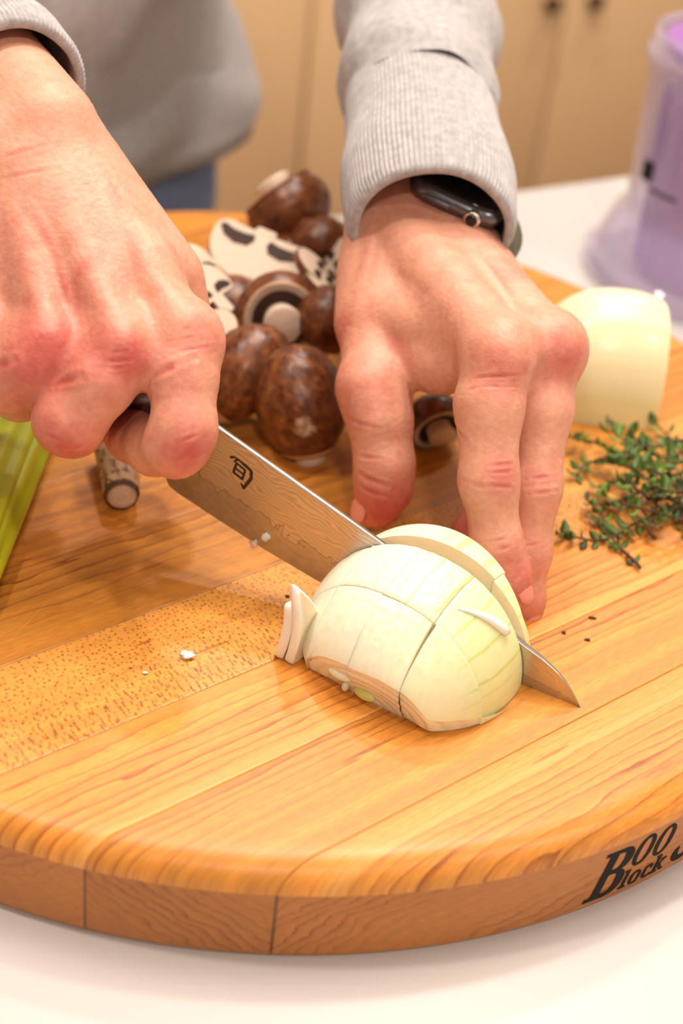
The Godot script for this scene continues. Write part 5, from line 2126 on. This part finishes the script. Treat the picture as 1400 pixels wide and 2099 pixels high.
# ---------------------------------------------------------------- wristwatch
func make_watch() -> void:
	var c := Vector3(0.06507, 0.15921, -0.02279)
	var x := Vector3(0.93745, -0.22268, 0.2524).normalized()
	var n := Vector3(0.32053, 0.92247, 0.16219)
	n = (n - x * n.dot(x)).normalized()
	var y := x.cross(n)                  # towards the hand
	var t := Transform3D(Basis(x, n, -x.cross(n) * -1.0), c)
	t.basis = Basis(x, n, x.cross(n))
	var o := thing("wristwatch", "black-screened wristwatch in dark metal half covered by the ribbed sleeve cuff", "wristwatch")
	var s := Shape.new()
	var rows := []
	var outline := func(hx: float, hz: float, r: float, yy: float) -> PackedVector3Array:
		var p := PackedVector3Array()
		for i in 48:
			var a := TAU * i / 48
			var k := pow(pow(absf(cos(a)), 4.0) + pow(absf(sin(a)), 4.0), -0.25)
			p.append(t * Vector3(cos(a) * k * (hx + r), yy, sin(a) * k * (hz + r)))
		return p
	for q in [[-0.0052, -0.006], [-0.0045, -0.0030], [-0.0030, -0.0008], [0.0, 0.0], [0.0022, -0.0006], [0.0034, -0.0018], [0.0038, -0.0026]]:
		rows.append(outline.call(0.0215, 0.0185, q[1], q[0]))
	s.grid(rows, true)
	s.cap(rows[0], true)
	s.cap(rows[-1])
	part("case", s.mesh(), M.alu, o)
	rows = []
	var g := Shape.new()
	for q in [[0.0037, -0.0024], [0.0046, -0.0032], [0.0053, -0.0052], [0.0056, -0.010]]:
		rows.append(outline.call(0.0215, 0.0185, q[1], q[0]))
	g.grid(rows, true)
	g.cap(rows[-1])
	g.cap(rows[0], true)
	part("screen", g.mesh(), M.black, o)
	# crown and button on the side towards the hand
	var sgn := 1.0 if t.basis.z.dot(y) > 0.0 else -1.0
	var k := Shape.new()
	lathe(k, [Vector2(0, -0.001), Vector2(0.0034, -0.001), Vector2(0.0036, 0.0), Vector2(0.0036, 0.0018), Vector2(0.0031, 0.0024), Vector2(0, 0.0024)], 28, t * Transform3D(Basis(Vector3.RIGHT, PI / 2 * sgn), Vector3(0.0105, 0.0, 0.0184 * sgn)))
	var crown := part("crown", k.mesh(), M.steel, o)
	var kf := Shape.new()
	lathe(kf, [Vector2(0, 0.0023), Vector2(0.0026, 0.0023), Vector2(0.0025, 0.00275), Vector2(0, 0.0029)], 24, t * Transform3D(Basis(Vector3.RIGHT, PI / 2 * sgn), Vector3(0.0105, 0.0, 0.0184 * sgn)))
	part("crown_face", kf.mesh(), M.black, crown)
	var bt := Shape.new()
	bevel_box(bt, Vector3(0.012, 0.0028, 0.0012), 0.0005, t * Transform3D(Basis(), Vector3(-0.006, -0.0003, 0.0186 * sgn)))
	part("button", bt.mesh(), M.alu, o)
	# strap round the wrist
	var st := Shape.new()
	rows = []
	for i in 41:
		var a := lerpf(-0.98, 0.98, i / 40.0) * PI
		# an oval that starts and ends at the lugs and goes round under the arm
		var p := Vector3(sin(a) * 0.0310, -0.0205 + cos(a) * 0.0205, 0)
		var out := Vector3(sin(a), cos(a), 0)
		if absf(a) < 0.80:
			continue
		var r := PackedVector3Array()
		for q in [[-0.0115, 0.0], [-0.0108, 0.0011], [0.0108, 0.0011], [0.0115, 0.0], [0.0108, -0.0011], [-0.0108, -0.0011]]:
			r.append(t * (p + out * q[1] + Vector3(0, 0, q[0])))
		rows.append(r)
	var gap := 0
	for i in rows.size():
		if i > 0 and rows[i][0].distance_to(rows[i - 1][0]) > 0.012:
			gap = i
	for seg in [rows.slice(0, gap), rows.slice(gap)]:
		if seg.size() > 1:
			st.grid(seg, true)
			st.cap(seg[0], true)
			st.cap(seg[-1])
	part("strap", st.mesh(false), M.strap, o)


# ---------------------------------------------------------------- thyme
func leaf_mesh(l: float, w: float, curl: float) -> ArrayMesh:
	var s := Shape.new()
	var rows := []
	for i in 7:
		var f := i / 6.0
		var half := w * 0.5 * pow(sin(PI * pow(clampf(f * 0.94 + 0.04, 0, 1), 0.85)), 0.7)
		var y := curl * sin(f * PI) + 0.12 * half
		rows.append(PackedVector3Array([Vector3(-half, y + half * 0.35, l * f), Vector3(0, y + 0.0002, l * f), Vector3(half, y + half * 0.35, l * f), Vector3(half, y + half * 0.35 - 0.0003, l * f), Vector3(0, y - 0.0003, l * f), Vector3(-half, y + half * 0.35 - 0.0003, l * f)]))
	s.grid(rows, true)
	return s.mesh()


func make_thyme() -> void:
	var leaves := [leaf_mesh(0.0070, 0.0042, 0.0007), leaf_mesh(0.0056, 0.0034, 0.0004), leaf_mesh(0.0044, 0.0028, 0.0009)]
	rng.seed = 77
	var sprigs := [
		[[Vector3(0.12434, 0.046, 0.0553), Vector3(0.12922, 0.045, 0.05641), Vector3(0.13666, 0.044, 0.05627), Vector3(0.14493, 0.045, 0.05378), Vector3(0.15613, 0.046, 0.04311), Vector3(0.16933, 0.048, 0.03393), Vector3(0.1857, 0.048, 0.02283)], "thyme sprig reaching furthest left, its tip nearest the fingertips"],
		[[Vector3(0.13646, 0.048, 0.03364), Vector3(0.14195, 0.047, 0.03918), Vector3(0.14345, 0.045, 0.05161), Vector3(0.14849, 0.044, 0.05798), Vector3(0.15418, 0.044, 0.06711), Vector3(0.15633, 0.0435, 0.07107)], "thyme sprig bending down to a bare dark tip at the front of the heap"],
		[[Vector3(0.13846, 0.046, 0.03217), Vector3(0.14915, 0.047, 0.0294), Vector3(0.16006, 0.048, 0.02082), Vector3(0.17077, 0.05, 0.01754), Vector3(0.18723, 0.05, 0.00797)], "thyme sprig lying flat through the middle of the heap"],
		[[Vector3(0.13005, 0.048, -0.01921), Vector3(0.14032, 0.051, -0.01252), Vector3(0.15041, 0.054, -0.00174), Vector3(0.16224, 0.054, 0.00775), Vector3(0.17448, 0.054, 0.0149), Vector3(0.18771, 0.052, 0.01674)], "thyme sprig with broad leaves at the left back of the heap below the onion half"],
		[[Vector3(0.15051, 0.054, -0.02866), Vector3(0.15174, 0.054, -0.01677), Vector3(0.16034, 0.052, -0.01264), Vector3(0.17089, 0.054, -0.01066), Vector3(0.17859, 0.056, -0.01348), Vector3(0.19261, 0.054, -0.02211)], "thyme sprig with an upright bright tip in front of the onion half"],
		[[Vector3(0.1339, 0.045, 0.00722), Vector3(0.13908, 0.047, 0.00021), Vector3(0.14892, 0.049, -0.00305), Vector3(0.16072, 0.05, 0.00997), Vector3(0.17008, 0.05, 0.02347), Vector3(0.18464, 0.048, 0.0306)], "thyme sprig crossing the heap from left back to right front"],
		[[Vector3(0.18582, 0.056, -0.00887), Vector3(0.17311, 0.056, 0.00434), Vector3(0.16538, 0.054, 0.01891), Vector3(0.16511, 0.052, 0.03505), Vector3(0.1614, 0.048, 0.0484), Vector3(0.16497, 0.045, 0.0506)], "thyme sprig hanging down the right of the heap to a leafy star"],
		[[Vector3(0.15299, 0.058, 0.00398), Vector3(0.16207, 0.06, 0.01705), Vector3(0.16884, 0.06, 0.02332), Vector3(0.18489, 0.058, 0.01075)], "thyme sprig lying uppermost at the right of the heap"],
		[[Vector3(0.14234, 0.046, 0.01791), Vector3(0.15291, 0.052, 0.01869), Vector3(0.1617, 0.054, 0.03311), Vector3(0.17779, 0.052, 0.02662)], "short thyme sprig in the shaded middle of the heap"],
		[[Vector3(0.1787, 0.046, 0.01373), Vector3(0.17888, 0.045, 0.03128), Vector3(0.18123, 0.044, 0.04756), Vector3(0.18353, 0.044, 0.06103)], "thyme sprig at the right edge trailing to the front"],
		[[Vector3(0.15604, 0.058, 0.01731), Vector3(0.16363, 0.062, 0.03702), Vector3(0.17388, 0.062, 0.03847), Vector3(0.18831, 0.06, 0.02854)], "thyme sprig with bunched leaves on the crown of the heap"],
		[[Vector3(0.14805, 0.052, 0.03693), Vector3(0.15931, 0.052, 0.04002), Vector3(0.17154, 0.052, 0.04285), Vector3(0.18624, 0.05, 0.04589)], "thyme sprig along the front of the heap, mostly bare stem"],
		[[Vector3(0.1605, 0.048, -0.02856), Vector3(0.16954, 0.05, -0.01039), Vector3(0.1794, 0.052, -0.00332), Vector3(0.19347, 0.052, -0.00861)], "thyme sprig under the upright bright tip at the back of the heap"],
		[[Vector3(0.17537, 0.046, -0.04425), Vector3(0.18008, 0.048, -0.02881), Vector3(0.18223, 0.052, -0.0081), Vector3(0.18565, 0.054, 0.01239)], "thyme sprig at the back right corner of the heap"],
	]
	for q in sprigs:
		var o := thing("thyme_sprig", q[1], "thyme", Vector3.ZERO, "sprigs in the thyme heap")
		var curve := Curve3D.new()
		for i in q[0].size():
			var pts: Array = q[0]
			var t: Vector3 = (pts[mini(i + 1, pts.size() - 1)] - pts[maxi(i - 1, 0)]) / 6.0
			curve.add_point(pts[i], -t, t)
		curve.bake_interval = 0.001
		var L := curve.get_baked_length()
		var line := []
		var rad := []
		var n := int(L / 0.003)
		for i in n + 1:
			line.append(curve.sample_baked(L * i / n) + Vector3(rng.randf_range(-1, 1), rng.randf_range(0, 1), rng.randf_range(-1, 1)) * 0.0004)
			rad.append(lerpf(0.00045, 0.0008, float(i) / n))
		var s := Shape.new()
		tube(s, line, rad, 6)
		var stem := part("stem", s.mesh(), M.twig, o)
		var d := 0.001
		while d < L - 0.003:
			var p := curve.sample_baked(d)
			var dir := (curve.sample_baked(minf(d + 0.002, L)) - curve.sample_baked(maxf(d - 0.002, 0.0))).normalized()
			var side := dir.cross(Vector3.UP).normalized().rotated(dir, rng.randf_range(-0.9, 0.9))
			var big := 1.0 if d < L * 0.55 else 0.75
			for sgn in [-1.0, 1.0]:
				if rng.randf() < 0.12:
					continue
				var out: Vector3 = (side * sgn - dir * rng.randf_range(0.2, 0.9) + Vector3(0, rng.randf_range(0.0, 0.7), 0)).normalized()
				var x := out.cross(Vector3.UP).normalized()
				var b := Basis(x, -x.cross(out), out) * Basis(Vector3(0, 0, 1), rng.randf_range(-0.8, 0.8))
				var k := rng.randi() % 3
				var lf := part("leaf", leaves[k], [M.leaf, M.leaf_dark, M.leaf_light][rng.randi() % 3 if rng.randf() > 0.4 else 0], o)
				lf.transform = Transform3D(b.scaled(Vector3.ONE * big * rng.randf_range(0.75, 1.2)), p + out * 0.0004)
				if lf.position.y < BOARD_T + 0.001:
					lf.position.y = BOARD_T + 0.001
			d += rng.randf_range(0.0030, 0.0052)


# ---------------------------------------------------------------- scraps on the board
func scrap(called: String, label: String, category: String, at: Vector3, size: Vector3, color: Color, m: Material, seed_: int) -> void:
	var o := thing(called, label, category, at)
	var s := Shape.new()
	s.color = color
	var nz := noise(1.2, FastNoiseLite.TYPE_SIMPLEX_SMOOTH, seed_, 2)
	var rows := []
	for i in 9:
		var a := PI * (i / 8.0 - 0.5)
		var r := PackedVector3Array()
		for j in 16:
			var b := TAU * j / 16
			var d := Vector3(cos(a) * cos(b), sin(a), cos(a) * sin(b))
			var w := 1.0 + 0.7 * nz.get_noise_3dv(d)
			r.append(d * size * w + Vector3(0, size.y * 1.2, 0))
		rows.append(r)
	s.grid(rows, true)
	part("flake", s.mesh(), m, o)


func make_scraps() -> void:
	var white := Color(0.84, 0.72, 0.64)
	scrap("onion_scrap", "largest white onion scrap alone on the speckled plank", "scrap", Vector3(-0.01791, 0.042, 0.15858), Vector3(0.0026, 0.0010, 0.0019), white, M.onion, 2)
	scrap("onion_scrap", "tiny white crumb left of the larger scrap on the speckled plank", "scrap", Vector3(-0.03091, 0.042, 0.17011), Vector3(0.0010, 0.0004, 0.0006), white, M.onion, 3)
	var dark := Color(0.05, 0.03, 0.015)
	scrap("thyme_crumb", "dark crumb furthest right beyond the knife tip", "crumb", Vector3(0.13413, 0.042, 0.10654), Vector3(0.0015, 0.0004, 0.0006), dark, M.flesh, 4)
	scrap("thyme_crumb", "dark crumb close to the fingertips, leftmost of the crumbs beyond the knife", "crumb", Vector3(0.12209, 0.042, 0.11788), Vector3(0.0008, 0.0004, 0.0007), dark, M.flesh, 5)
	scrap("thyme_crumb", "dark crumb nearest the blade beyond the knife tip", "crumb", Vector3(0.13119, 0.042, 0.12054), Vector3(0.0011, 0.0004, 0.0006), dark, M.flesh, 6)
	scrap("thyme_crumb", "dark speck between the knife blade and the fallen onion slices", "crumb", Vector3(0.01466, 0.042, 0.11678), Vector3(0.0008, 0.0004, 0.0006), dark, M.flesh, 7)
	# bits clinging to the blade
	scrap("onion_scrap", "shiny onion bit stuck on the blade above its edge", "scrap", kp(131.8, 20.0, 0.9), Vector3(0.0018, 0.0018, 0.0008), white, M.onion, 8)
	scrap("onion_scrap", "pinkish onion bit hanging from the edge of the blade", "scrap", kp(136.5, 14.5, 0.8), Vector3(0.0016, 0.0019, 0.0008), Color(0.80, 0.55, 0.42), M.onion, 9)
